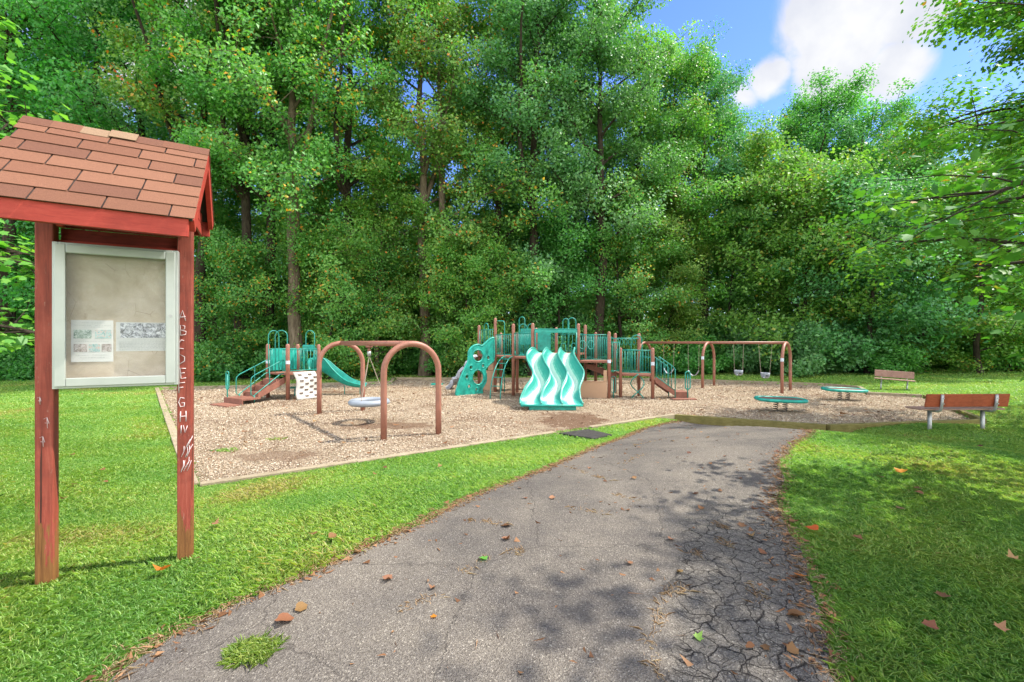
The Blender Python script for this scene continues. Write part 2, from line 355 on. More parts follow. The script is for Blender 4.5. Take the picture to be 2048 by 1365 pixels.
mb = MB(); mb.add([(x, y, 0) for x, y in TIM], [tuple(range(len(TIM)))])
tag(mb.build('playground_surface', M['chips']), kind='structure')
# asphalt path
def asphalt():
    m, nt, b = new_mat('asphalt', .95, .08); v = objco(nt)
    vo = nd(nt, 'ShaderNodeTexVoronoi', Scale=150.0); nt.links.new(v, vo.inputs['Vector'])
    sp = nt.nodes.new('ShaderNodeSeparateColor'); nt.links.new(vo.outputs['Color'], sp.inputs[0])
    c = ramp(nt, sp.outputs[0], [(0, (.105, .092, .078)), (.5, (.158, .140, .118)), (.9, (.195, .175, .15)), (.97, (.26, .235, .195)), (1, (.35, .32, .27))])
    st = ramp(nt, noise_n(nt, v, .8, 6, .65), [(.38, (.72, .72, .74)), (.6, (1.1, 1.08, 1.04))])
    c = mixc(nt, 1.0, c, st, 'MULTIPLY')
    # crazed strip along the right-hand edge
    sx = nt.nodes.new('ShaderNodeSeparateXYZ'); nt.links.new(v, sx.inputs[0])
    wv = nd(nt, 'ShaderNodeMath', operation='MULTIPLY_ADD'); nt.links.new(noise_n(nt, v, 1.1, 4), wv.inputs[0]); wv.inputs[1].default_value = .6
    tl = nd(nt, 'ShaderNodeMath', operation='MULTIPLY_ADD'); nt.links.new(sx.outputs[1], tl.inputs[0]); tl.inputs[1].default_value = -.42; nt.links.new(sx.outputs[0], tl.inputs[2])
    nt.links.new(tl.outputs[0], wv.inputs[2])
    zone = ramp(nt, wv.outputs[0], [(.12, (0, 0, 0)), (.24, (1, 1, 1))])
    yz = nd(nt, 'ShaderNodeMapRange'); nt.links.new(sx.outputs[1], yz.inputs[0]); yz.inputs[1].default_value = 5.0; yz.inputs[2].default_value = 3.6
    zz = mixc(nt, 1.0, zone, yz.outputs[0], 'MULTIPLY')
    wn = nd(nt, 'ShaderNodeTexNoise', Scale=7.0, Detail=4.0); nt.links.new(v, wn.inputs['Vector'])
    wv2 = nt.nodes.new('ShaderNodeVectorMath'); wv2.operation = 'MULTIPLY_ADD'; nt.links.new(wn.outputs['Color'], wv2.inputs[0]); wv2.inputs[1].default_value = (.16, .16, 0); nt.links.new(v, wv2.inputs[2])
    ck = nd(nt, 'ShaderNodeTexVoronoi', Scale=7.5, feature='DISTANCE_TO_EDGE'); nt.links.new(wv2.outputs[0], ck.inputs['Vector'])
    ck2 = nd(nt, 'ShaderNodeTexVoronoi', Scale=17.0, feature='DISTANCE_TO_EDGE'); nt.links.new(wv2.outputs[0], ck2.inputs['Vector'])
    k1 = ramp(nt, ck.outputs['Distance'], [(.006, (1, 1, 1)), (.035, (0, 0, 0))])
    k2 = ramp(nt, ck2.outputs['Distance'], [(.01, (.6, .6, .6)), (.05, (0, 0, 0))])
    kk = mixc(nt, 1.0, mixc(nt, 1.0, k1, k2, 'LIGHTEN'), zz, 'MULTIPLY')
    # a few long cracks elsewhere
    ck3 = nd(nt, 'ShaderNodeTexVoronoi', Scale=.55, feature='DISTANCE_TO_EDGE'); nt.links.new(wv2.outputs[0], ck3.inputs['Vector'])
    k3 = ramp(nt, ck3.outputs['Distance'], [(.0008, (.45, .45, .45)), (.004, (0, 0, 0))])
    kk = mixc(nt, 1.0, kk, k3, 'LIGHTEN')
    c = mixc(nt, mixc(nt, 1.0, zz, (.55, .55, .55), 'MULTIPLY'), c, mixc(nt, 1.0, c, (.78, .82, .86), 'MULTIPLY'))
    c = mixc(nt, kk, c, (.025, .022, .02))
    nt.links.new(c, b.inputs['Base Color'])
    h = mixc(nt, 1.0, vo.outputs['Distance'], kk, 'SUBTRACT'); bump(nt, b, h, .8, .008); return m
M['asphalt'] = asphalt()
yy = np.arange(-6, 12.281, .06); L, Rr = path_lr(yy); L = L+wob(yy, 1); Rr = Rr+wob(yy, 9)
nx = 17; T = np.linspace(0, 1, nx)
PX = L[:, None]*(1-T)+Rr[:, None]*T; PP = np.c_[PX.ravel(), np.repeat(yy, nx)]
i = np.arange(len(yy)*nx).reshape(len(yy), nx)
Fq = np.c_[i[:-1, :-1].ravel(), i[:-1, 1:].ravel(), i[1:, 1:].ravel(), i[1:, :-1].ravel()]
o = bpy.data.objects.new('path', np_mesh('path', np.c_[PP, gz(PP)+.012], Fq, M['asphalt'], smooth=True)); col.objects.link(o); tag(o, kind='structure')
# dark ramp mat at the opening
mat_poly = [on_ground(1118, 867), on_ground(1190, 880), on_ground(1225, 872), on_ground(1176, 859)]
mb = MB(); a, b_, c_, d_ = mat_poly
mb.add([(a[0], a[1], .09), (b_[0], b_[1], gh(*b_)+.03), (c_[0], c_[1], gh(*c_)+.03), (d_[0], d_[1], .09), (a[0], a[1], -.2), (b_[0], b_[1], -.2), (c_[0], c_[1], -.2), (d_[0], d_[1], -.2)],
       [(0,1,2,3), (4,5,1,0), (5,6,2,1), (6,7,3,2), (7,4,0,3)])
o = mb.build('ramp_mat', M['matrub']); tag(o, 'black rubber ramp mat lying in the gap of the timber edging', 'mat')
# ------------------------------------------------------------------ timber edging, one thing per side
TL = {0: 'pale front timber edging from the near left corner to the opening', 2: 'short timber edging from the opening to the tip of the grass wedge',
      3: 'mossy timber edging along the far end of the asphalt path', 4: 'timber edging on the near right under the red bench',
      5: 'timber edging on the right end, running behind the red bench', 6: 'short timber edging in front of the far bench',
      7: 'short timber edging beside the far bench, running away', 8: 'tiny corner timber edging behind the far bench',
      9: 'timber edging behind the swing set, right part', 10: 'long timber edging at the back along the woods',
      11: 'short jog of timber edging at the back near the big tree trunk', 12: 'timber edging at the back left behind the small slide tower',
      13: 'timber edging down the left side beside the lawn'}
M['timberm'] = wood('mossy_timber', (.09, .08, .02), (.19, .16, .05), (.28, .24, .11), .9, False)
for k, lab in TL.items():
    a = Vector((*TIM[k], 0)); b2 = Vector((*TIM[(k+1) % len(TIM)], 0)); d = (b2-a).normalized(); n_ = Vector((d.y, -d.x, 0))
    ang = math.atan2(d.y, d.x); Ln = (b2-a).length
    th_ = thing('timber_edging', lab, 'edging', (a.x, a.y, 0), ang, 'timber edging round the playground')
    nseg = max(1, int(Ln/2.4+.5)); rnd = random.Random(k)
    for q in range(nseg):
        mb = MB(); x0 = Ln*q/nseg; x1 = Ln*(q+1)/nseg-.006; top = .11+rnd.uniform(-.008, .008)
        mb.box(x0, -.15+rnd.uniform(-.006, .006), -.30, x1, -.01, top)
        mb.build('beam', M['timberm'] if k in (3, 4, 5) else M['timber'], th_, .008, local=True)
# ------------------------------------------------------------------ notice kiosk
KA = math.atan2(.477, .879)
ks = thing('notice_kiosk', 'red wooden notice kiosk with shingled gable roof beside the path', 'notice board', (-3.05, 2.985, .575), KA)
def lb(name, mat, bevel=.004, par=None, f=None):
    mb = MB(); f(mb); return mb.build(name, mat, par or ks, bevel, local=True)
for k, (x, zb) in enumerate(((0, -.1), (.745, -.1))):
    p = lb('post', M['redpost'], .008, f=lambda m: m.slab((x-.046, -.046, zb), (.092, 0, 0), (0, .092, 0), (0, 0, 2.42-zb+(.15 if k == 0 else .13))))
    if k == 1: post_r = p
def hand(mb, strokes, x0, z0, s, y, w=.0022):
    for st in strokes: mb.tube([(x0+a*s, y, z0+b*s) for a, b in st], w, 5)
LET = {'A': [[(0, 0), (.32, 1), (.55, .02)], [(.1, .35), (.55, .42)]], 'B': [[(.08, 0), (.05, 1), (.42, .90), (.42, .62), (.08, .52), (.52, .38), (.50, .08), (.08, 0)]],
       'C': [[(.5, .85), (.3, .95), (.05, .6), (.1, .15), (.45, .08)]], 'D': [[(.1, 0), (.05, 1), (.5, .7), (.5, .3), (.1, 0)]],
       'E': [[(.5, .95), (.05, 1), (.1, 0), (.52, .05)], [(.08, .5), (.4, .55)]], 'F': [[(.55, 1), (.05, .95), (.08, 0)], [(.06, .5), (.42, .55)]],
       'G': [[(.5, .85), (.2, .95), (.05, .5), (.2, .05), (.5, .1), (.5, .42), (.28, .42)]], 'H': [[(.08, 1), (.05, 0)], [(.5, 1), (.52, 0)], [(.05, .5), (.52, .52)]]}
M['chalk'] = plain('chalk', (.62, .50, .48), .9, .1, .2, 60)
yf = -.0485
for k, ch in enumerate('ABCDEFGH'): mb = MB(); hand(mb, LET[ch], .709+.006*math.sin(k*2), 1.67-.104*k, .075, yf, .0036); mb.build('chalk_letter', M['chalk'], post_r, local=True)
mb = MB(); hand(mb, [[(.3, 1), (.25, 0)], [(.5, 1), (.7, 0), (.95, .9)]], .709, .86, .055, yf, .003)
rr_ = random.Random(4)
for k in range(14):
    x = .715+rr_.random()*.05; z = .56+rr_.random()*.24; hand(mb, [[(0, 0), (.2, .5), (.1+rr_.random()*.4, 1)]], x, z, .075, yf, .0022)
mb.build('chalk_scribble', M['chalk'], post_r, local=True)
for (x, z, s) in ((-.02, .86, .05), (.0, .98, .05), (-.03, 1.13, .035)):
    mb = MB(); hand(mb, [[(0, .8), (.3, 1), (.5, .2), (.1, .3)], [(.3, .9), (.35, -.4)]], x, z, s, yf, .0015)
    mb.build('chalk_mark', M['chalk'], [c for c in ks.children if c.name.startswith('post')][0], local=True)
# back boards between the posts under the roof
def _boards(m):
    for q, (z0, z1, yo) in enumerate(((2.17, 2.285, .0), (2.29, 2.40, .006), (2.405, 2.52, 0), (2.525, 2.63, .005), (2.635, 2.74, 0))): m.box(.05, .055+yo, z0, .695, .075+yo, z1)
lb('back_board', M['reddark'], .004, f=_boards)
lb('cross_rail', M['red'], .004, f=lambda m: m.box(.049, .02, 2.17, .696, .05, 2.20))
lb('brace', M['red'], .004, f=lambda m: m.slab((.052, -.03, 2.28), (.035, 0, 0), (0, .05, 0), (.05, -.16, .22) if False else (0, -.12, .24)))
# display case
cz0, cz1, cx0, cx1 = 1.215, 2.165, .055, .715
case = MB(); fy = -.125
def frame(mb, x0, z0, x1, z1, w, y0, y1):
    mb.box(x0, y0, z0, x0+w, y1, z1); mb.box(x1-w, y0, z0, x1, y1, z1)
    mb.box(x0+w, y0, z0, x1-w, y1, z0+w); mb.box(x0+w, y0, z1-w, x1-w, y1, z1)
M['alu'] = plain('grey_aluminium_frame', (.40, .42, .38), .4, .5, .06, 3, 0, 40, .35)
frame(case, cx0, cz0, cx1, cz1, .03, fy+.02, -.015)
cs = case.build('display_case', M['alu'], ks, .003, local=True)
d = MB(); frame(d, cx0+.014, cz0+.014, cx1-.014, cz1-.014, .056, fy, fy+.0185); dr = d.build('door_frame', M['alu'], cs, .005, local=True)
mb_ = MB(); mb_.tube([(cx1-.042, fy-.004, 1.70), (cx1-.042, fy+.004, 1.70)], .011, 14); mb_.build('lock', M['metal'], cs, local=True)
m, nt_, b = new_mat('faded_backing_board', .85, .1); v = objco(nt_)
c = ramp(nt_, noise_n(nt_, v, 3.5, 7, .65, .4), [(.35, (.32, .265, .19)), (.55, (.44, .37, .28)), (.7, (.54, .48, .39))])
wv = nd(nt_, 'ShaderNodeTexVoronoi', Scale=9.0, feature='DISTANCE_TO_EDGE'); nt_.links.new(objco(nt_, (1, 1, .5)), wv.inputs['Vector'])
sc = ramp(nt_, wv.outputs['Distance'], [(.002, (1, 1, 1)), (.012, (0, 0, 0))]); ms = ramp(nt_, noise_n(nt_, v, 5, 3), [(.56, (0, 0, 0)), (.62, (.7, .7, .7))])
c = mixc(nt_, mixc(nt_, 1.0, sc, ms, 'MULTIPLY'), c, (.16, .11, .07)); nt_.links.new(c, b.inputs['Base Color']); M['backing'] = m
mb = MB(); mb.box(cx0+.03, -.04, cz0+.03, cx1-.03, -.02, cz1-.03); mb.build('backing_board', M['backing'], cs, local=True)
m, nt_, b = new_mat('scuffed_acrylic_pane', .15, .5); b.inputs['Base Color'].default_value = (.9, .9, .88, 1)
tr = nt_.nodes.new('ShaderNodeBsdfTransparent'); mx2 = nt_.nodes.new('ShaderNodeMixShader')
fz = ramp(nt_, noise_n(nt_, objco(nt_, (1, 1, 2)), 4, 6, .7), [(.4, (.015, .015, .015)), (.7, (.07, .07, .07))]); nt_.links.new(fz, mx2.inputs[0])
nt_.links.new(tr.outputs[0], mx2.inputs[1]); nt_.links.new(b.outputs[0], mx2.inputs[2]); nt_.links.new(mx2.outputs[0], nt_.nodes['Material Output'].inputs[0]); M['acryl'] = m
mb = MB(); mb.box(cx0+.06, fy+.006, cz0+.06, cx1-.06, fy+.010, cz1-.06); mb.build('pane', M['acryl'], cs, local=True)
# two notices in the case
M['paper'] = plain('paper', (.50, .50, .47), .8, .1, .05, 8)
M['ink'] = plain('faded_print', (.36, .37, .36), .9, .1, .2, 40)
def photo_mat(name, a, b2, c2, sc):
    m, nt, b = new_mat(name, .6, .2); v = objco(nt)
    nt.links.new(ramp(nt, noise_n(nt, v, sc, 6, .7, 1.0), [(.36, a), (.5, b2), (.62, c2)]), b.inputs['Base Color']); return m
PH = [photo_mat('faded_photo_green', (.07, .12, .09), (.25, .32, .27), (.5, .55, .5), 70), photo_mat('faded_photo_teal', (.08, .2, .2), (.3, .42, .4), (.5, .25, .2), 60), photo_mat('faded_photo_brown', (.12, .09, .08), (.28, .24, .22), (.45, .42, .4), 80),
      photo_mat('faded_photo_grey', (.05, .05, .05), (.30, .31, .33), (.65, .66, .68), 45)]
def notice(label, x0, z0, x1, z1, pics, lines):
    t = thing('notice', label, 'notice', tuple(ks.matrix_basis@Vector(((x0+x1)/2, -.042, z0))), KA)
    ox = (x0+x1)/2
    def at(mb, a, b2, c2, d2, y0, y1): mb.box(a-ox, y0, b2-z0, c2-ox, y1, d2-z0)
    mb = MB(); at(mb, x0, z0, x1, z1, -.002, .0); mb.build('paper', M['paper'], t, local=True)
    for (a, b2, c2, d2, k) in pics:
        w, h = x1-x0, z1-z0; mb = MB(); at(mb, x0+a*w, z0+b2*h, x0+c2*w, z0+d2*h, -.0035, -.0022); mb.build('picture', PH[k], t, local=True)
    mb = MB(); rr = random.Random(7)
    for (f0, f1, zz) in lines:
        w, h = x1-x0, z1-z0; xx = f0
        while xx < f1:                                  # words of illegible print
            ww = rr.uniform(.025, .07); at(mb, x0+xx*w, z0+zz*h, x0+min(f1, xx+ww)*w, z0+zz*h+.0028, -.003, -.0022); xx += ww+.018
    mb.build('print', M['ink'], t, local=True)
notice('white notice with five small photos, left in the display case', .130, 1.385, .345, 1.665, [(.06, .56, .48, .77, 0), (.56, .56, .96, .77, 1), (.06, .24, .38, .43, 2), (.42, .24, .68, .43, 1), (.72, .24, .96, .43, 2)],
       [(.25, .8, .93), (.08, .46, .87), (.56, .94, .87), (.3, .75, .83), (.1, .9, .49), (.1, .42, .16), (.5, .85, .16), (.2, .8, .1)])
notice('white notice with one wide grey photo, right in the display case', .360, 1.455, .645, 1.655, [(.08, .46, .96, .97, 3)],
       [(.3, .8, .38)]+[(.06, .95, .31-.05*q) for q in range(6)])
# gable roof, rolled a little to the right as the real one is
M['felt'] = plain('roofing_felt', (.06, .05, .045), .9, .1)
RX0, RX1, ZR, ZE, DY = -.115, .885, 2.955, 2.27, .72
tilt = R(1.0)
rt = bpy.data.objects.new('roof', None); col.objects.link(rt); rt.parent = ks; rt.location = (0, 0, 0)
import itertools
def T(x, y, z):                       # roll about the local y axis at the middle of the ridge
    cx, czz = .385, 2.6; dx, dz = x-cx, z-czz
    return (cx+dx*math.cos(tilt)+dz*math.sin(tilt), y, czz-dx*math.sin(tilt)+dz*math.cos(tilt))
def tb(mb, mat, name, par, bev=.003):
    mb.v = [T(*v) for v in mb.v]; return mb.build(name, mat, par, bev, local=True)
sl_ = Vector((0, -DY, ZE-ZR)); slen = sl_.length; sd = sl_.normalized(); nu = Vector((0, -sd.z, sd.y)) if False else Vector((0, sd.z, -sd.y)); nu = nu if nu.z > 0 else -nu; BS = .66
mb = MB(); mb.slab((RX0+.012, 0, ZR), (RX1-RX0-.024, 0, 0), tuple(sd*(slen-.01)), tuple(-nu*.018))
sdb = Vector((0, -sd.y, sd.z)); nub = Vector((0, -nu.y, nu.z))
mb.slab((RX0+.012, .0, ZR), (RX1-RX0-.024, 0, 0), tuple(sdb*(slen*BS-.01)), tuple(-nub*.018))
bd = tb(mb, M['felt'], 'roof_deck', ks, 0); bpy.data.objects.remove(rt)
def shingle_mat():
    m, nt, b = new_mat('asphalt_shingles', .95, .1); t = tint_attr(nt); v = objco(nt)
    c = ramp(nt, t, [(0, (.145, .068, .045)), (.3, (.17, .078, .048)), (.6, (.195, .09, .055)), (.85, (.22, .105, .064)), (1, (.26, .17, .105))])
    g = ramp(nt, noise_n(nt, v, 330, 3, .8), [(.35, (.62, .62, .62)), (.65, (1.25, 1.25, 1.25))])
    c = mixc(nt, 1.0, c, g, 'MULTIPLY'); nt.links.new(c, b.inputs['Base Color']); bump(nt, b, noise_n(nt, v, 300, 3, .8), .7, .003); return m
M['shingle'] = shingle_mat(); rnd = random.Random(11)
for side in (0, 1):
    mb = MB(); s_, n2 = (sd, nu) if side == 0 else (sdb, nub)
    rows = 7 if side == 0 else 5; ex = (slen*(1 if side == 0 else BS)-.04)/rows
    for r_ in range(rows):
        x = RX0-.31*rnd.random()-.02
        while x < RX1:
            xa, xb = max(RX0, x+.003), min(RX1, x+.30)
            if xb-xa > .03:
                tl = rnd.choice([.1, .35, .5, .6, .75, .85])
                a0 = Vector((xa, 0, ZR))+s_*(r_*ex+.03)+n2*.001; a1 = Vector((xa, 0, ZR))+s_*((r_+1)*ex+.045)+n2*.009
                w = Vector((xb-xa, 0, 0)); h = n2*.005
                mb.slab(a0, w, a1-a0, h, tl)
            x += .305
    tb(mb, M['shingle'], 'shingles', bd, .0015)
mb = MB(); x = RX0-.002; k = 0
while x < RX1:
    xb = min(RX1+.004, x+.15); tl = 1.0 if k in (2, 3) else rnd.choice([.1, .3, .6])
    for s_, n2 in ((sd, nu), (sdb, nub)):
        mb.slab(Vector((x, 0, ZR+.012+.002*(k % 2)+(.01 if k == 3 else 0))), (xb-x-.002, 0, 0), s_*.105, n2*.005, tl)
    x += .146; k += 1
tb(mb, M['shingle'], 'ridge_cap', bd, .0015)
e = Vector((0, 0, ZR))+sd*(slen-.03)
mb = MB(); mb.slab((RX0+.03, e.y-.012, e.z-.125), (RX1-RX0-.06, 0, 0), (0, .035, 0), (0, 0, .115)); tb(mb, M['red'], 'fascia', ks)
eb = Vector((0, 0, ZR))+sdb*(slen*BS-.03)
mb = MB(); mb.slab((RX0+.03, eb.y-.023, eb.z-.125), (RX1-RX0-.06, 0, 0), (0, .035, 0), (0, 0, .115)); tb(mb, M['red'], 'fascia', ks)
for xx in (RX0+.002, RX1-.038):
    for s_, n2 in ((sd, nu), (sdb, nub)):
        mb = MB(); mb.slab(Vector((xx+.002, 0, ZR-.022))+s_*.012, (.032, 0, 0), s_*((slen if s_ is sd else slen*BS)-.05), -n2*.085); tb(mb, M['red'], 'rake_board', ks)
# gable infill boards and rafters
for xx in (.0, .745):
    mb = MB()
    for q in range(7):
        z0 = ZE+.12+.085*q; z1 = z0+.08; hw = DY*(ZR-.05-z1)/(ZR-ZE)
        if hw > .03: mb.box(xx+(.05 if xx > .1 else -.06), -hw, z0, xx+(.065 if xx > .1 else -.045), min(hw, DY*BS*.93), z1)
    tb(mb, M['red'], 'gable_board', ks)
mb = MB()
for xx in (.05, .66):
    mb.box(xx, -.42, 2.36, xx+.035, .42, 2.44)
tb(mb, M['red'], 'tie_beam', ks)
# ------------------------------------------------------------------ tyre-ring swing with two arches
def arc_pts(a, b, H, z0=-.1, n=14):
    """arch from ground point a to b, top height H (tube centre)"""
    a = Vector((a[0], a[1], 0)); b = Vector((b[0], b[1], 0)); c = (a+b)/2; r = (b-a).length/2; d = (a-b).normalized()
    pts = [a+Vector((0, 0, z0)), a+Vector((0, 0, (H-r)*.5))]
    for k in range(n+1):
        t = math.pi*k/n; pts.append(c+d*(r*math.cos(t))+Vector((0, 0, H-r+r*math.sin(t))))
    return pts+[b+Vector((0, 0, (H-r)*.5)), b+Vector((0, 0, z0))]
A1, A2 = (-2.72, 9.65), (-1.66, 10.27); B1, B2 = (-5.55, 13.1), (-4.50, 13.72); HT = 2.10-.06
ts = thing('arch_stand', 'brown two arch frame that carries the grey ring swing', 'swing stand', (-3.6, 11.7, 0))
for a, b in ((A1, A2), (B1, B2)):
    mb = MB(); mb.tube(arc_pts(a, b, HT, n=20), .066, 20); mb.build('arch', M['arch'], ts)
ca = Vector(((A1[0]+A2[0])/2, (A1[1]+A2[1])/2, HT)); cb = Vector(((B1[0]+B2[0])/2, (B1[1]+B2[1])/2, HT)); dd = (cb-ca).normalized()
mb = MB(); mb.tube([ca+dd*.02, cb-dd*.02], .064, 20); mb.build('beam', M['arch'], ts)
hp = Vector(((744-1024)/910*11.85, 11.85, HT-.07))
t_ = ((hp-ca).dot(dd)); hp = ca+dd*t_+Vector((0, 0, -.065))
rs = thing('ring_swing', 'grey ring shaped tyre swing hanging on chains from the brown arches', 'swing', (hp.x, hp.y, .28))
mb = MB(); mb.tube([hp+Vector((0, 0, .01)), hp+Vector((0, 0, -.05))], .085, 16); mb.tube([hp+Vector((0, 0, -.05)), hp+Vector((0, 0, -.14))], [.03, .05], 14); mb.build('swivel', M['post'], rs)
mb = MB(); mb.tube([hp+Vector((0, 0, -.14)), hp+Vector((0, 0, -.27))], .048, 14); mb.build('hanger', M['metal'], rs)
zc = .52; ring = []
for k in range(40):
    a = 2*math.pi*k/40; ring.append((hp.x+.42*math.cos(a), hp.y+.42*math.sin(a), zc))
mb = MB(); mb.tube(ring, .10, 16, closed=True); mb.v = [(x, y, zc+(z-zc)*.8) for x, y, z in mb.v]; mb.build('ring_seat', M['ring'], rs)
for k in range(3):
    a = 2*math.pi*k/3+.35; e = Vector((hp.x+.40*math.cos(a), hp.y+.40*math.sin(a), zc+.075)); s0 = hp+Vector((0, 0, -.27)); nn = 60; pts = [s0.lerp(e, q/nn) for q in range(nn+1)]
    mb = MB(); mb.tube(pts, [.013 if q % 2 else .006 for q in range(nn+1)], 6); mb.build('chain', M['chain'], rs)
# ------------------------------------------------------------------ long swing set
SA = [(11.3, 18.75), (9.0, 20.85), (6.7, 22.95)]; sdv = Vector((SA[2][0]-SA[0][0], SA[2][1]-SA[0][1], 0)).normalized(); spv = Vector((-sdv.y, sdv.x, 0)); spv = spv if spv.x > 0 else -spv
sw = thing('swing_set', 'long brown swing set of three arches in front of the woods', 'swing set', (9, 20.85, 0))
HS = 2.08-.055
for q, (x, y) in enumerate(SA):
    half = spv*.74
    mb = MB(); mb.tube(arc_pts((x-half.x, y-half.y), (x+half.x, y+half.y), HS, n=16), .06, 16); ar = mb.build('arch', M['arch'], sw)
    if q < 2:
        mb = MB(); mb.tube([(x-half.x, y-half.y, 1.28), (x-half.x, y-half.y, 1.42)], .0625, 16, caps=False); mb.build('sticker', M['sticker'], ar)
mb = MB(); a = Vector((*SA[0], HS)); b = Vector((*SA[2], HS)); mb.tube([a, b], .057, 16); mb.build('beam', M['arch'], sw)
def chain_pts(a, b, sag=0, n=50): return [a.lerp(b, q/n)+Vector((0, 0, -sag*4*(q/n)*(1-q/n))) for q in range(n+1)]
def swing_px(px):
    t = (px-1024)/910; # beam point seen at this column
    k = (t*SA[0][1]-SA[0][0])/(sdv.x-t*sdv.y); return Vector((*SA[0], HS-.05))+sdv*k
for (p1, p2, zs, kind, lab) in ((1467, 1487, .62, 'bucket', 'white bucket seat swing nearer the middle arch'), (1517, 1544, .56, 'bucket', 'white bucket seat swing nearest the right arch'),
                                (1376, 1398, .52, 'belt', 'curved belt swing just left of the middle arch'), (1327, 1348, .56, 'belt', 'curved belt swing farthest from the camera')):
    a, b = swing_px(p1), swing_px(p2); a = a; c = (a+b)/2; g = thing(kind+'_swing', lab, 'swing', (c.x, c.y, zs), 0, 'swings hanging on the long swing set')
    w = .17 if kind == 'bucket' else .24; s1, s2 = c+sdv*w, c-sdv*w
    s1.z = s2.z = zs+.20; A_, B_ = (a, b) if (a-s1).length < (b-s1).length else (b, a)
    for u_, v_ in ((A_, s1), (B_, s2)):
        mb = MB(); mb.tube(chain_pts(u_, v_), [.011 if q % 2 else .006 for q in range(51)], 5); mb.build('chain', M['chain'], g)
    if kind == 'belt':
        n = 12; vs = []; fs = []
        for q in range(n+1):
            t = q/n*2-1; p = c+sdv*(w*t); z = zs-.03+.24*abs(t)**2.2
            for o_ in (-.075, .075): vs.append((p.x+spv.x*o_, p.y+spv.y*o_, z)); 
            for o_ in (.075, -.075): vs.append((p.x+spv.x*o_, p.y+spv.y*o_, z-.014))
        for q in range(n):
            for e_ in range(4): fs.append((q*4+e_, q*4+(e_+1) % 4, q*4+4+(e_+1) % 4, q*4+4+e_))
        mb = MB(); mb.add(vs, fs, 0, True); mb.build('belt_seat', M['grey'], g)
    else:
        mb = MB(); n = 16; rows = [(.03, .05), (.0, .11), (.05, .155), (.14, .17), (.22, .175)]; vs = []; fs = []
        for (dz, rad) in rows:
            for q in range(n): an = 2*math.pi*q/n; p = c+sdv*(rad*math.cos(an))+spv*(rad*.8*math.sin(an)); vs.append((p.x, p.y, zs+dz-.02))
        for r_ in range(len(rows)-1):
            for q in range(n):
                if r_ in (1, 2) and q % 8 in (3, 4, 5)[1:2]: continue
                fs.append((r_*n+q, r_*n+(q+1) % n, (r_+1)*n+(q+1) % n, (r_+1)*n+q))
        fs.append(tuple(reversed(range(n)))); mb.add(vs, fs, 0, True); so_ = mb.build('bucket_seat', M['ring'], g); sf = so_.modifiers.new('thick', 'SOLIDIFY'); sf.thickness = .012
        mb = MB(); mb.box(c.x-.05, c.y-.16, zs+.05, c.x+.05, c.y-.145, zs+.10); mb.build('leg_opening', M['dark'], g)
# ------------------------------------------------------------------ spring platforms
def spring_platform(px, Y, lab, ang):
    x = (px-1024)/910*Y; t = thing('spring_platform', lab, 'spring platform', (x, Y, 0), R(ang), 'green spring platforms'); t.rotation_euler.y = R(1.6); t.rotation_euler.x = R(2)
    mb = MB(); poly = []
    for k in range(40):
        a = 2*math.pi*k/40; c_, s_ = math.cos(a), math.sin(a); poly.append((.67*math.copysign(abs(c_)**.55, c_), .34*math.copysign(abs(s_)**.75, s_)))
    mb.tube([(a, b, .37) for a, b in poly], .048, 12, closed=True); mb.build('rim', M['greenp'], t, local=True)
    mb = MB(); mb.prism([(a*.96, b*.96) for a, b in poly], .35, .392); mb.build('tread_plate', M['tread'], t, local=True)
    for sx in (-.13, .13):
        mb = MB(); mb.tube([(sx+.062*math.cos(q*.55), .062*math.sin(q*.55), .0+.35*q/64) for q in range(65)], .011, 6); mb.build('spring', M['dark'], t, local=True)
    return t
spring_platform(1560, 13.5, 'nearer green rimmed spring platform, beside the path end', -6)
spring_platform(1687, 16.2, 'farther green rimmed spring platform, near the far bench', -8)
# ------------------------------------------------------------------ benches (local: x along, y towards the back rest)
def bench(lab, loc, rot, rest, seat):
    t = thing('bench', lab, 'bench', loc, rot)
    L_ = 1.9
    mb = MB(); mb.slab((-L_/2, .20, .50), (L_, 0, 0), (0, .035, 0), (0, .05, .29)); mb.build('backrest', rest, t, .01, local=True)
    mb = MB()
    for k in range(2): mb.box(-L_/2-.02, -.24+.205*k, .415, L_/2+.02, -.045+.205*k, .452)
    mb.build('seat', seat, t, .008, local=True)
    for sx in (-.62, .62):
        mb = MB(); mb.tube([(sx, 0, -.3), (sx, 0, .385)], .04, 14); mb.build('leg', M['metal'], t, local=True)
        mb = MB(); mb.tube([(sx, -.2, .395), (sx, .05, .395), (sx, .20, .40), (sx, .25, .43), (sx, .272, .49), (sx, .285, .60), (sx, .30, .78)], .028, 12); mb.build('bracket', M['metal'], t, local=True)
        for zz in (.58, .70): mb = MB(); mb.tube([(sx, .318, zz), (sx, .335, zz)], .012, 8); mb.build('bolt', M['metal'], t, local=True)
    return t
bx_, by_ = (1912-1024)/910*10.3, 10.3
bench('red board bench on steel legs, nearer one, seen from behind', (bx_, by_, gh(bx_, by_)+.02), R(180+2), M['bench'], M['benchgrey'])
b2x, b2y = (1787-1024)/910*18.6, 18.6
fb = bench('weathered brown bench at the far end, facing the playground', (b2x, b2y, gh(b2x, b2y)), R(-36), M['benchgrey'], M['benchgrey']); fb.scale = (.66, .9, .95); fb.rotation_euler.y = R(3)
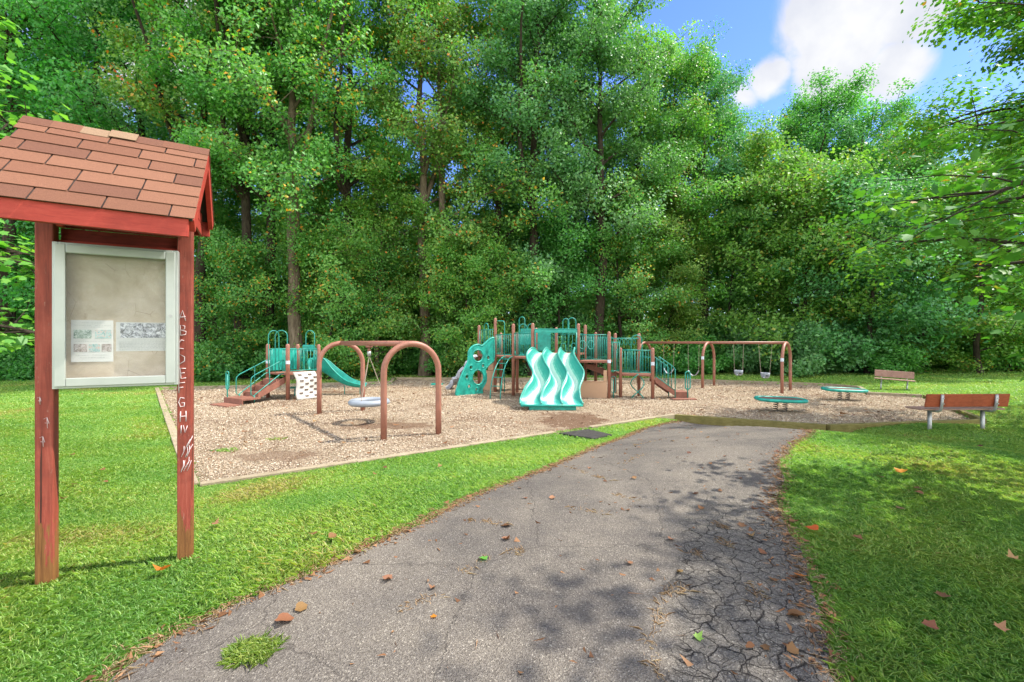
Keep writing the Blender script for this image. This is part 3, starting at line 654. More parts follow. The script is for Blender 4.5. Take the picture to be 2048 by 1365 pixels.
# ------------------------------------------------------------------ play structure helpers
def V3(x, y, z): return Vector((x, y, z))
def ppost(t, x, y, top, r=.06, sticker=None):
    mb = MB(); mb.tube([(x, y, -.1), (x, y, top-.06), (x, y, top-.03), (x, y, top-.008), (x, y, top)], [r, r, r*.87, r*.5, r*.05], 16)
    o = mb.build('post', M['post'], t)
    if sticker:
        mb = MB(); mb.tube([(x, y, sticker), (x, y, sticker+.12)], r+.003, 16, caps=False); mb.build('sticker', M['sticker'], o)
    return o
def deck(t, poly, z, th_=.07):
    mb = MB(); mb.prism(poly, z-th_, z); return mb.build('deck', M['deck'], t, .006)
def bars(t, a, b, z0, z1, n=9, name='barrier', slope=0.0, r=.011, mat='green', inset=.06):
    """barrier of upright bars between ground points a and b (z1 end may drop by slope)"""
    a = V3(*a, 0); b = V3(*b, 0); d = (b-a).normalized(); a = a+d*inset; b = b-d*inset
    mb = MB(); sl = V3(0, 0, -slope)
    p0, p1, q0, q1 = a+V3(0,0,z0), b+V3(0,0,z0)+sl, a+V3(0,0,z1), b+V3(0,0,z1)+sl
    for u, v in ((p0, p1), (q0, q1)): mb.tube([u, v], .017, 8)
    for k in range(n): f = (k+.0)/(n-1); mb.tube([p0.lerp(p1, f), q0.lerp(q1, f)], r if 0 < k < n-1 else .015, 7)
    return mb.build(name, M[mat], t)
def pick(t, a, b, z0, z1, name='panel', mat='greenp', th_=.03):
    a = V3(*a, 0); b = V3(*b, 0); d = (b-a).normalized(); n = V3(-d.y, d.x, 0)*th_
    mb = MB(); mb.slab(a+V3(0,0,z0)-n*.5, b-a, n, (0, 0, z1-z0)); return mb.build(name, M[mat], t, .01)
def hoop(t, c, d, w, z0, z1, r=.017, name='hoop', mat='green'):
    """inverted U over ground point c, spread along d"""
    c = V3(*c, 0); d = V3(*d, 0).normalized(); R_ = w/2
    pts = [c-d*R_+V3(0,0,z0), c-d*R_+V3(0,0,(z0+z1-R_)/2)]+[c-d*(R_*math.cos(math.pi*k/12))+V3(0,0,z1-R_+R_*math.sin(math.pi*k/12)) for k in range(13)]+[c+d*R_+V3(0,0,(z0+z1-R_)/2), c+d*R_+V3(0,0,z0)]
    mb = MB(); mb.tube(pts, r, 8); return mb.build(name, M[mat], t)
def loop_post(t, x, y, z0, z1, r=.016, rot=0.0):
    """stadium shaped grab loop on a short post"""
    w = .085; c, s = math.cos(rot), math.sin(rot); pts = []
    for k in range(13): a = math.pi*k/12; pts.append((x+c*w*math.cos(a), y+s*w*math.cos(a), z1-w+w*math.sin(a)))
    for k in range(13): a = math.pi+math.pi*k/12; pts.append((x+c*w*math.cos(a), y+s*w*math.cos(a), z0+w+w*math.sin(a)))
    mb = MB(); mb.tube(pts, r, 8, closed=True); mb.tube([(x, y, -.1), (x, y, z1-.1)], .02, 8); return mb.build('grab_loop', M['green'], t)
def chute(t, centre, widths, depth, name, mat, wall=.26, n=16, q=3.0, th_=.022, lanes=1, parent=None, closed_under=False):
    """slide bed swept along a 3-D centre line; U section with rims"""
    P = [Vector(c) for c in centre]; m = len(P); vs = []; k_all = lanes*n+1
    for i, p in enumerate(P):
        d = (P[min(m-1, i+1)]-P[max(0, i-1)]); dh = V3(d.x, d.y, 0).normalized(); side = V3(-dh.y, dh.x, 0)
        for k in range(k_all):
            u = k/(k_all-1); lane = (u*lanes) % 1 if k < k_all-1 else 1.0; tt = 2*lane-1
            z = depth[i]*abs(tt)**q
            if lanes > 1 and 0 < k < k_all-1 and k % n == 0: z = depth[i]*.96
            vs.append(p+side*((u-.5)*widths[i])+V3(0, 0, z))
    fs = [(i*k_all+k, i*k_all+k+1, (i+1)*k_all+k+1, (i+1)*k_all+k) for i in range(m-1) for k in range(k_all-1)]
    mb = MB(); mb.add(vs, fs, 0, True); o = mb.build(name, M[mat], parent or t)
    sf = o.modifiers.new('thick', 'SOLIDIFY'); sf.thickness = th_; sf.offset = -1
    ss = o.modifiers.new('smooth', 'SUBSURF'); ss.levels = 1; ss.render_levels = 1
    rims = MB()
    for k in [0, k_all-1]:
        rims.tube([vs[i*k_all+k] for i in range(m)], .022, 8)
    rims.build('rim', M[mat], o); return o
def smooth_path(pts, n):
    """Catmull-Rom through points (any dimension)"""
    P = [np.array(p, float) for p in pts]; P = [2*P[0]-P[1]]+P+[2*P[-1]-P[-2]]; out = []; segs = len(P)-3
    for i in range(n):
        s_ = i/(n-1)*segs; k = min(int(s_), segs-1); u = s_-k; a, b, c, d = P[k:k+4]
        out.append(tuple(.5*((2*b)+(-a+c)*u+(2*a-5*b+4*c-d)*u*u+(-a+3*b-3*c+d)*u**3)))
    return out
# ------------------------------------------------------------------ small tower for toddlers, on the left
S1 = thing('small_play_tower', 'small green and brown play tower with one slide, left of the ring swing', 'play structure', (-8.2, 17.0, 0))
A, B, C, D = (-9.01, 16.8), (-7.98, 16.2), (-7.33, 17.25), (-8.40, 17.85)
zD = .95
ppost(S1, *A, 2.0, .068, 1.28); ppost(S1, *B, 2.0, .068, 1.28); ppost(S1, *C, 1.98, .068); ppost(S1, *D, 1.98, .068)
deck(S1, [A, B, C, D], zD)
pick(S1, A, D, zD+.05, 1.82); 
bars(S1, B, C, zD+.08, 1.80, 9)
def lerp2(a, b, f): return (a[0]+(b[0]-a[0])*f, a[1]+(b[1]-a[1])*f)
bars(S1, A, lerp2(A, B, .28), zD+.08, 1.80, 4); bars(S1, lerp2(A, B, .70), B, zD+.08, 1.80, 4)
hoop(S1, lerp2(A, B, .36), (1.03, -.6), .10, zD+.05, 2.45) if False else None
dAB = (.866, -.5); 
for f, o_ in ((.30, 0), (.68, 0)):
    c = lerp2(A, B, f); hoop(S1, (c[0], c[1]), (.49, .87) if f < .5 else (.9, .2), .40, zD+.02, 2.48)
c = lerp2(D, C, .5); hoop(S1, (c[0]+.15, c[1]-.15), (.87, -.2), .38, zD+.02, 2.50)
bars(S1, D, lerp2(D, C, .22), zD+.08, 1.80, 3); bars(S1, lerp2(D, C, .78), C, zD+.08, 1.80, 3)
# slide hood
h0, h1 = lerp2(D, C, .22), lerp2(D, C, .80)
mb = MB(); a = V3(*h0, 0); b = V3(*h1, 0); n = V3(.49, .87, 0)*.05
for (u0, u1, z0, z1) in ((0, .12, zD, 1.95), (.88, 1, zD, 1.95), (.12, .88, 1.70, 1.95)): mb.slab(a.lerp(b, u0)+V3(0,0,z0), (b-a)*(u1-u0), n, (0, 0, z1-z0))
mb.build('slide_hood', M['greenp'], S1, .02)
pts = smooth_path([(-7.85, 17.62, .98, .40), (-7.45, 17.95, .86, .56), (-6.98, 18.02, .56, .42), (-6.50, 17.95, .36, .26), (-6.12, 17.85, .30, .18), (-5.80, 17.78, .28, .14)], 22)
ch = chute(S1, [p[:3] for p in pts], [.50]*22, [p[3] for p in pts], 'slide', 'greenp', q=4)
for (x, y) in ((-6.62, 18.0), (-5.95, 17.82)): mb = MB(); mb.tube([(x, y, -.1), (x, y, .33)], .017, 8); mb.build('slide_leg', M['green'], ch)
# white climbing plate with finger holes on the side facing the path
nrm = V3(.52, -.85, 0).normalized(); tb_ = V3(.52, .85, 0).normalized(); tb_ = (V3(*C, 0)-V3(*B, 0)).normalized(); out_ = V3(tb_.y, -tb_.x, 0)
mb = MB(); base0 = V3(*B, 0)+tb_*.14; W_ = .86; rows = 22; vs = []; fs = []
def wallpt(u, s_, off=0.0):     # u across 0..1, s_ down 0..1
    o_ = .08+.38*s_**1.2+.05*math.sin(s_*6.0); return base0+tb_*(W_*u+.05*math.sin(s_*5))+out_*(o_+off)+V3(0, 0, zD+.02-(zD-.0)*s_)
for i in range(rows+1):
    for u in (0, .5, 1): vs.append(wallpt(u, i/rows))
for i in range(rows):
    for k in (0, 1): fs.append((i*3+k, (i+1)*3+k, (i+1)*3+k+1, i*3+k+1))
mb.add(vs, fs, 0, True); wp = mb.build('climbing_plate', M['white'], S1); sf = wp.modifiers.new('thick', 'SOLIDIFY'); sf.thickness = .05; sf.offset = 0
mb = MB()
for r_ in range(8):
    for u in ((.22, .68) if r_ % 2 == 0 else (.45, .88)):
        s_ = .09+r_*.113; p = [wallpt(u-.075, s_-.022, .055), wallpt(u+.075, s_-.022, .055), wallpt(u+.075, s_+.03, .055), wallpt(u-.075, s_+.03, .055)]
        q_ = [x_-out_*.03 for x_ in p]; mb.add(p+q_, [(0,1,2,3), (7,6,5,4), (0,4,5,1), (1,5,6,2), (2,6,7,3), (3,7,4,0)])
mb.build('finger_hole', M['hole'], wp)
# steps from the deck down to the transfer platform
so_d = V3(-.49, -.87, 0); m0 = (V3(*A, 0)+V3(*B, 0))/2
for k, (dist, z) in enumerate(((.16, .74), (.46, .53), (.80, .34), (1.28, .20))):
    c = m0+so_d*dist; w = V3(.866, -.5, 0); hw = .40 if k < 3 else .55; dp = .30 if k < 3 else .62
    mb = MB(); mb.slab(c-w*hw-so_d*(dp/2)+V3(0, 0, z-.06), w*(2*hw), so_d*dp, (0, 0, .06)); mb.slab(c-w*hw+so_d*(dp/2-.03)+V3(0, 0, z-.22 if k < 3 else .0), w*(2*hw), so_d*.03, (0, 0, .17 if k < 3 else .15)); mb.build('step', M['deck'], S1, .005)
c = m0+so_d*1.72; w = V3(.866, -.5, 0)
mb = MB(); mb.slab(c-w*.35+V3(0, 0, .0), w*1.0, so_d*.42, (0, 0, .05)); mb.build('ground_step', M['deck'], S1, .005)
for s_ in (-.44, .44):
    mb = MB(); p = m0+w*s_; mb.slab(p-w*.015+V3(0, 0, .60), w*.03, so_d*1.0+V3(0, 0, -.46), (0, 0, .22)); mb.build('stringer', M['deck'], S1)
    for (za, zb) in ((1.38, .82), (.98, .46)):
        pass
    mb = MB(); a = p+so_d*.05; e = p+so_d*1.12
    mb.tube([a+V3(0,0,1.40), a+so_d*.1+V3(0,0,1.40), e+V3(0,0,.95), e+so_d*.10+V3(0,0,.86), e+so_d*.12+V3(0,0,.75), e+so_d*.12+V3(0,0,.32), e+so_d*.05+V3(0,0,.24), a+so_d*.15+V3(0,0,.92), a+V3(0,0,.95)], .017, 8)
    m1 = a.lerp(e, .5); mb.tube([m1+V3(0,0,.58), m1+V3(0,0,1.19)], .014, 8); mb.tube([e+V3(0, 0, .27), e+V3(0, 0, -.05)], .017, 8)
    mb.build('handrail', M['green'], S1)
x_ = m0+so_d*1.55-w*.40; loop_post(S1, x_.x, x_.y, .46, 1.08, rot=-.5)
pp = m0+V3(.2, .9, 0); mb = MB(); mb.prism([(pp.x+.22*math.cos(k*.524), pp.y+.22*math.sin(k*.524)) for k in range(12)], .30, .34); mb.tube([(pp.x, pp.y, -.1), (pp.x, pp.y, .3)], .03, 8); mb.build('seat_pod', M['greenp'], S1)
# ------------------------------------------------------------------ big play structure
S2 = thing('large_play_structure', 'large green and brown play structure with triple wave slide', 'play structure', (2.0, 17.5, 0))
pst = dict(P1=(-1.45, 20.0, 2.80), P2=(-.69, 18.8, 3.06), P2b=(-.48, 19.8, 2.47), P3=(.05, 17.56, 2.77), P3b=(.21, 18.6, 2.45), P4=(.77, 16.9, 2.77), P4b=(.98, 18.5, 2.64),
           P5=(1.80, 18.5, 2.66), P6=(2.45, 16.8, 2.75), P7=(2.93, 18.2, 2.75), P8=(3.38, 18.4, 2.46), P9=(3.54, 16.6, 2.45), P10=(4.15, 18.3, 2.42), P11=(4.03, 16.9, 1.86), P12=(4.84, 17.35, 2.40), P13=(5.10, 16.5, 1.86))
for k, (x, y, z) in pst.items(): ppost(S2, x, y, z, .062, {'P9': 1.30, 'P13': 1.22}.get(k))
p = {k: v[:2] for k, v in pst.items()}
deck(S2, [p['P1'], p['P2'], p['P2b'], (-.9, 20.7)], 1.50)
deck(S2, [p['P2'], p['P3'], p['P3b'], p['P2b']], 1.50); deck(S2, [p['P3'], p['P4'], p['P4b'], p['P3b']], 1.497)
deck(S2, [p['P4'], p['P6'], p['P7'], p['P5'], p['P4b']], 1.64); deck(S2, [p['P6'], p['P9'], (3.9, 17.6), p['P8'], p['P7']], 1.37)
deck(S2, [p['P11'], p['P13'], (5.35, 17.5), p['P12'], p['P10']], .88)
for a, b, z0, z1, n in (('P1', 'P2', 1.58, 2.58, 8), ('P2', 'P2b', 1.58, 2.35, 6), ('P2', 'P3', 1.56, 2.36, 10), ('P3', 'P4', 1.56, 2.40, 13), ('P4b', 'P3b', 1.58, 2.35, 9), ('P5', 'P7', 1.70, 2.38, 8), ('P4b', 'P5', 1.70, 2.48, 10),
                        ('P6', 'P9', 1.43, 2.33, 13), ('P7', 'P8', 1.45, 2.33, 7), ('P8', 'P10', 1.45, 2.25, 8), ('P11', 'P13', .95, 1.76, 12), ('P9', 'P11', 1.0, 2.05, 5), ('P10', 'P12', .95, 1.76, 8), ('P12', 'P13', .95, 1.5, 2)):
    bars(S2, p[a], p[b], z0, z1, n)
pick(S2, lerp2(p['P4b'], p['P5'], .0), lerp2(p['P4b'], p['P5'], .72), 1.72, 2.50); pick(S2, lerp2(p['P3'], p['P4'], .18), lerp2(p['P3'], p['P4'], .5), 1.6, 2.30) if False else None
pick(S2, lerp2(p['P7'], p['P9'], .1), lerp2(p['P7'], p['P9'], .5), 1.45, 2.20) if False else None
pick(S2, (.35, 18.58), (.95, 18.48), 1.95, 2.60)
# hood over the slide entrance and the uprights of its frame
mb = MB(); a = V3(.84, 16.82, 0); b = V3(2.40, 16.72, 0); d = (b-a).normalized(); n = V3(-d.y, d.x, 0)
mb.slab(a+V3(0, 0, 2.50), b-a, n*.42, (0, 0, .045)); mb.slab(a+V3(0, 0, 2.40), b-a, n*.035, (0, 0, .155)); mb.build('slide_hood', M['greenp'], S2, .012)
for q in (a+d*.03, b-d*.03):
    mb = MB(); mb.tube([q+V3(0, 0, 1.62), q+V3(0, 0, 2.42)], .022, 8); mb.build('hood_support', M['green'], S2)
for q in (a+d*.10, b-d*.12, b-d*.50): hoop(S2, (q.x, q.y+.10), (d.x, d.y), .17, 1.66, 2.02)
hoop(S2, (.38, 17.35), (.8, -.55), .26, 1.55, 3.02); hoop(S2, (-1.1, 19.4), (.6, -.9), .34, 1.55, 2.86)
hoop(S2, (2.28, 17.3), (1, .05), .30, 1.66, 2.98); hoop(S2, (2.12, 17.9), (1, .05), .24, 1.66, 2.98)
hoop(S2, (.45, 18.3), (1, .1), .30, 1.55, 2.78); hoop(S2, (.78, 18.6), (1, .1), .26, 1.55, 2.80)
hoop(S2, (4.68, 17.1), (.95, .1), .42, .90, 2.32)
mb = MB(); a = V3(p['P2'][0], p['P2'][1], 2.93); mb.tube([a, a+V3(.28, -.02, .0), a+V3(.35, -.03, -.02), a+V3(.38, -.03, -.08), a+V3(.38, -.03, -3.0)], .020, 8); mb.build('fire_pole', M['green'], S2)
# figure-eight climbing panel
PA, PB = V3(-.76, 18.62, 0), V3(-2.16, 17.42, 0); pd = (PB-PA).normalized(); plen = (PB-PA).length; pn = V3(-pd.y, pd.x, 0)
def loc8(zx, zy):     # photo panel layout (zoom units) to panel plane
    px = 880+zx/5.6875; k = (px-1024)/910; s_ = (k*PA.y-PA.x)/(pd.x-k*pd.y); Y = PA.y+pd.y*s_; return s_, EYE-(600+zy/5.6875-682)/910*Y
outline = [(612, 425), (560, 450), (480, 520), (430, 508), (370, 530), (330, 580), (325, 640), (318, 700), (285, 770), (240, 870), (205, 970), (190, 1085), (330, 1080), (470, 1070), (478, 1010), (520, 930), (525, 860), (515, 790), (560, 730), (612, 670)]
holes = [(430, 635, 62, 72), (430, 880, 68, 88), (545, 658, 20, 28), (487, 750, 17, 24), (350, 768, 22, 28), (303, 875, 22, 30), (330, 982, 20, 28), (412, 1020, 17, 22)]
bm = bmesh.new(); rings = []
def ring8(pts):
    vs = [bm.verts.new((a, b, 0)) for a, b in pts]; return [bm.edges.new((vs[i], vs[(i+1) % len(vs)])) for i in range(len(vs))]
O8 = smooth_path([loc8(*q) for q in outline]+[loc8(*outline[0])], 90)[:-1]
es = ring8(O8); HL = []
for (cx, cy, rx, ry) in holes:
    pts = [loc8(cx+rx*math.cos(2*math.pi*k/24), cy+ry*math.sin(2*math.pi*k/24)) for k in range(24)]; HL.append(pts); es += ring8(pts)
bmesh.ops.triangle_fill(bm, edges=es, use_beauty=True)
g = bmesh.ops.extrude_face_region(bm, geom=bm.faces[:]); vv = [e for e in g['geom'] if isinstance(e, bmesh.types.BMVert)]
for v in vv: v.co.z += .06
bmesh.ops.recalc_face_normals(bm, faces=bm.faces[:])
me = bpy.data.meshes.new('climbing_panel'); bm.to_mesh(me); bm.free(); off = S2.matrix_basis.translation
for v in me.vertices:
    q = PA+pd*v.co.x+pn*(v.co.z-.03)+V3(0, 0, v.co.y)-off; v.co = q
me.materials.append(M['greenp']); me.attributes.new('tint', 'FLOAT', 'FACE'); p8 = bpy.data.objects.new('climbing_panel', me); col.objects.link(p8); p8.parent = S2
for pts, rr_ in [(h, .022) for h in HL]+[(O8, .024)]:
    mb = MB(); mb.tube([PA+pd*a+pn*(-.0)+V3(0, 0, b) for a, b in pts], .042 if len(pts) > 30 else .04, 10, closed=True); mb.build('hole_rim' if len(pts) < 30 else 'edge_rim', M['greenp'], p8)
# grey moulded climber behind
mb = MB(); vs = []; fs = []
for i in range(13):
    s_ = i/12
    for u in range(6):
        b_ = V3(-1.50, 20.1, 1.42).lerp(V3(-2.7, 20.4, 0), s_)+V3(-.1, -.6, 0)*(u/5)+V3(.05*math.sin(i*2.1+u), 0, .09*math.sin(i*1.7+u*2.3)*(0 if i in (0, 12) else 1)); vs.append(b_)
for i in range(12):
    for u in range(5): fs.append((i*6+u, i*6+u+1, i*6+u+7, i*6+u+6))
mb.add(vs, fs, 0, False); o = mb.build('rock_climber', M['grey'], S2); s_ = o.modifiers.new('t', 'SOLIDIFY'); s_.thickness = .12
# arched ladder
r0, r1 = V3(-.79, 16.45, 0), V3(-.42, 16.40, 0); e0, e1 = V3(-.26, 17.95, 1.50), V3(.02, 17.52, 1.50)
def arcp(a, b):
    out = []
    for k in range(15):
        f = k/14; an = f*math.pi/2; q = a.lerp(V3(b.x, b.y, 0), 1-math.cos(an)); out.append(V3(q.x, q.y, -.05+(b.z+.05)*math.sin(an)))
    return out
la, lb_ = arcp(r0, e0), arcp(r1, e1)
for q in (la, lb_): mb = MB(); mb.tube(q, .02, 8); mb.build('ladder_rail', M['green'], S2)
for k in (3, 5, 7, 9, 11): mb = MB(); mb.tube([la[k], lb_[k]], .015, 8); mb.build('ladder_rung', M['green'], S2)
# tan play panels under the decks
mb = MB(); a = V3(-1.33, 19.75, 0); b = V3(-.78, 18.95, 0); n = V3((b-a).y, -(b-a).x, 0).normalized()*.05; n = -n
mb.slab(a+V3(0, 0, 0), b-a, n, (0, 0, .85)); mb.slab(a+V3(0, 0, .86), (b-a)*.2, n, (0, 0, .55)); mb.slab(a.lerp(b, .55)+V3(0, 0, .86), (b-a)*.45, n, (0, 0, .55)); mb.build('store_panel', M['tan'], S2, .015)
mb = MB(); a = V3(2.50, 16.74, 0); b = V3(3.46, 16.58, 0); w = b-a; n = V3(-w.y, w.x, 0).normalized()*.06
mb.slab(a+V3(0, 0, -.05), w, n, (0, 0, .66)); mb.slab(a+V3(0, 0, .612), w*.15, n, (0, 0, .42)); mb.slab(b-w*.13+V3(0, 0, .612), w*.13, n, (0, 0, .42)); mb.slab(a+w*.15-n*.4+V3(0, 0, .60), w*.72, n*1.8, (0, 0, .03)); mb.build('store_panel', M['tan'], S2, .018)
# brown steps between the decks
for k in range(3):
    z = 1.20-.15*k; x0 = 2.95+.30*k; mb = MB(); mb.box(x0, 17.55, z-.05, x0+.32, 18.15, z); mb.box(x0, 17.55, z-.17, x0+.025, 18.15, z-.051); mb.build('step', M['deck'], S2, .005)
mb = MB(); mb.slab((2.85, 17.50, 1.05), (1.15, 0, -.42), (0, .03, 0), (0, 0, .20)); mb.build('stringer', M['deck'], S2)
# curved slide at the back
pts = smooth_path([(.35, 18.9, 1.46, .2), (.55, 19.5, 1.35, .28), (1.0, 19.9, .98, .28), (1.6, 19.9, .55, .26), (2.2, 19.6, .28, .2), (2.6, 19.3, .22, .1)], 22)
o = chute(S2, [q[:3] for q in pts], [.55]*22, [q[3] for q in pts], 'curved_slide', 'greenp', q=4)
mb = MB(); mb.tube([(.95, 19.85, -.1), (.95, 19.85, 1.0)], .03, 8); mb.build('slide_leg', M['post'], o)
# overhead rings frame at the right
zt = 2.20; a, b = V3(4.15, 17.9, zt), V3(4.84, 17.35, zt)
mb = MB(); mb.tube([V3(3.6, 17.2, zt), V3(4.80, 17.25, zt)], .018, 8); mb.tube([V3(3.6, 17.8, zt), V3(4.80, 17.8, zt)], .018, 8); mb.build('overhead_rail', M['green'], S2)
for k in range(5):
    x = 4.05+.16*k; mb = MB(); mb.tube([(x+.055*math.cos(t_), 17.5, zt-.14+.11*math.sin(t_)) for t_ in [2*math.pi*q/16 for q in range(16)]], .013, 7, closed=True); mb.build('hand_ring', M['green'], S2)
for k, x in enumerate((2.78, 3.10)):
    mb = MB(); mb.tube([(x+.12*math.cos(t_), 17.9, 1.95+.17*math.sin(t_)) for t_ in [2*math.pi*q/18 for q in range(18)]], .016, 7, closed=True); mb.build('play_ring', M['mint'], S2)
# spiral climber under the lower deck
for s_ in (0, math.pi):
    mb = MB(); pts = [(4.58+.24*math.cos(s_+math.pi*1.5*f/20), 16.62+.12*math.sin(s_+math.pi*1.5*f/20), -.05+.95*f/20) for f in range(21)]; mb.tube(pts, .019, 8); mb.build('spiral_rail', M['green'], S2)
# stairs and rails on the right, with the transfer platform
st0, st1 = V3(5.18, 16.75, 0), V3(5.86, 16.80, 0)
for k in range(3):
    z = .70-.17*k; c = st0.lerp(st1, k/3); mb = MB(); mb.slab(c+V3(0, -.28, z-.05), (.25, 0, 0), (0, .62, 0), (0, 0, .05)); mb.build('step', M['deck'], S2, .005)
for yy_ in (-.32, .36):
    mb = MB(); mb.slab(st0+V3(0, yy_, .60), (.72, .0, -.50), (0, .03, 0), (0, 0, .22)); mb.build('stringer', M['deck'], S2)
    mb = MB(); q0 = st0+V3(.03, yy_, 0); zt0, zt1 = 1.52, 1.18
    mb.tube([q0+V3(0, 0, .80), q0+V3(0, 0, zt0), q0+V3(.12, 0, zt0), q0+V3(.60, 0, zt1), q0+V3(.68, 0, zt1-.1), q0+V3(.68, 0, -.05)], .018, 8); mb.tube([q0+V3(0, 0, .82), q0+V3(.68, 0, .32)], .014, 8)
    for k in range(1, 5): f = k/5; mb.tube([q0+V3(.68*f, 0, .82-.5*f), q0+V3(.68*f, 0, (zt0 if f < .2 else zt0-(f-.18)/.7*(zt0-zt1)))], .011, 7)
    mb.build('handrail', M['green'], S2)
mb = MB(); mb.box(5.88, 16.45, .20, 6.38, 17.1, .26); mb.box(5.88, 16.44, .0, 6.38, 16.47, .199); mb.build('transfer_platform', M['deck'], S2, .006)
mb = MB(); mb.box(5.7, 16.1, .0, 6.55, 16.42, .05); mb.build('ground_step', M['deck'], S2, .005)
loop_post(S2, 6.34, 16.42, .36, 1.0, .022)
loop_post(S2, 3.72, 16.7, .2, .8, .012)
# triple wave slide
pts = []; wave_s = [0, .12, .26, .42, .58, .70, .82, .92, 1]; wave_o = [0, -.07, -.15, -.03, .15, .14, .0, -.05, 0]
top, bot = V3(1.58, 16.55, 1.66), V3(1.20, 13.74, .16)
zs_ = [1.66, 1.58, 1.30, 1.02, .76, .56, .38, .22, .16]; ws_ = [1.40, 1.52, 1.64, 1.68, 1.66, 1.64, 1.70, 1.84, 1.90]; ds_ = [.14, .28, .36, .38, .38, .36, .28, .13, .04]
key = [(top.x+(bot.x-top.x)*s+wave_o[i], top.y+(bot.y-top.y)*s, zs_[i], ws_[i], ds_[i]) for i, s in enumerate(wave_s)]
pts = smooth_path(key, 48)
# keep the section square to the run, not to the wave: sweep rows by hand
n = 12; lanes = 3; K = n*lanes+1; vs = []
for (x, y, z, w, dpt) in pts:
    for k in range(K):
        u = k/(K-1); ln = (u*lanes) % 1 if k < K-1 else 1.0; tt = 2*ln-1
        vs.append((x+(u-.5)*w, y, z+dpt*(abs(tt)**2.0)))
fs = [(i*K+k, (i+1)*K+k, (i+1)*K+k+1, i*K+k+1) for i in range(len(pts)-1) for k in range(K-1)]
mb = MB(); mb.add(vs, fs, 0, True); mb.t = [max(0, 1-1.25*abs(2*(((f[0] % K)+.5)/(K-1)*lanes % 1)-1)) for f in fs]; o = mb.build('wave_slide', M['mintwornlit'], S2); sf = o.modifiers.new('t', 'SOLIDIFY'); sf.thickness = .035; sf.offset = -1  # tint peaks along each lane floor: worn band with lit tone painted in
for k in range(lanes+1):
    mb = MB(); mb.tube([(x+(k/lanes-.5)*w, y, z+dpt+.004) for (x, y, z, w, dpt) in pts], .026 if k in (0, 3) else .021, 8); mb.build('rim', M['mint'], o)
mb = MB(); mb.box(.52, 13.80, -.05, 1.95, 14.5, .135); mb.build('slide_base', M['greenp'], o, .03)
mb = MB(); mb.tube([(.26, 13.74, .15), (2.14, 13.74, .15)], .035, 10); mb.build('slide_lip', M['greenp'], o)
# loose green pod behind, near the back edging
t = thing('step_pod', 'small green stepping pod on the chips near the back edging', 'stepping pod', (-3.4, 20.6, 0))
mb = MB(); mb.prism([(-3.4+.28*math.cos(k*.4488), 20.6+.28*math.sin(k*.4488)) for k in range(14)], .13, .17); mb.tube([(-3.4, 20.6, -.1), (-3.4, 20.6, .13)], .05, 8); mb.build('tread', M['greenp'], t)
# ------------------------------------------------------------------ trees
rng = np.random.default_rng(5)
def leaf_cloud(cent, per, sig, size, seed, up=.9):
    """rhombic leaves scattered round clump centres: returns V, F, tint"""
    r = np.random.default_rng(seed); n = len(cent)*per
    # leaves sit along short twigs that leave each clump centre
    c = np.repeat(cent, per, 0); s = np.repeat(np.asarray(sig, float), per)[:, None]
    g = r.normal(size=(n, 3)); g /= np.linalg.norm(g, axis=1)[:, None]; g *= (r.random((n, 1))**.45)*1.7
    P = c+g*np.array([1, 1, .8])*s
    rad_ = c*np.array([1, 1, 0]); rad_ = rad_/(np.linalg.norm(rad_, axis=1)[:, None]+.3); N_ = r.normal(size=(n, 3))*.6+np.array([0, 0, up*.6])+rad_*.65; N_ /= np.linalg.norm(N_, axis=1)[:, None]
    A = np.cross(N_, r.normal(size=(n, 3))); A /= np.linalg.norm(A, axis=1)[:, None]; B_ = np.cross(N_, A)
    L_ = (size*(.65+.7*r.random(n)))[:, None]
    dr = N_*L_*.12
    V = np.stack([P-A*L_*.5, P+B_*L_*.36+dr, P+A*L_*.55-dr, P-B_*L_*.36+dr], 1).reshape(-1, 3)
    F = np.arange(n*4).reshape(n, 4)
    clump = np.repeat(r.random(len(cent)), per)
    t = np.clip(.55*r.random(n)+.40*clump, 0, 1); t = np.where(r.random(n) < .04+.14*(clump > .88), .93+.07*r.random(n), t*.9)
    return V, F, t
def limb(mb, a, d, L_, r0, rnd, seg=6, droop=.0, r1=.25):
    pts = [Vector(a)]; d = Vector(d).normalized(); rad = [r0]
    for k in range(seg):
        d = (d+Vector((rnd.uniform(-.16, .16), rnd.uniform(-.16, .16), rnd.uniform(-.12, .12)-droop))).normalized()
        pts.append(pts[-1]+d*(L_/seg)); rad.append(r0*(1-(1-r1)*(k+1)/seg))
    mb.tube(pts, rad, 7, caps=False); return pts
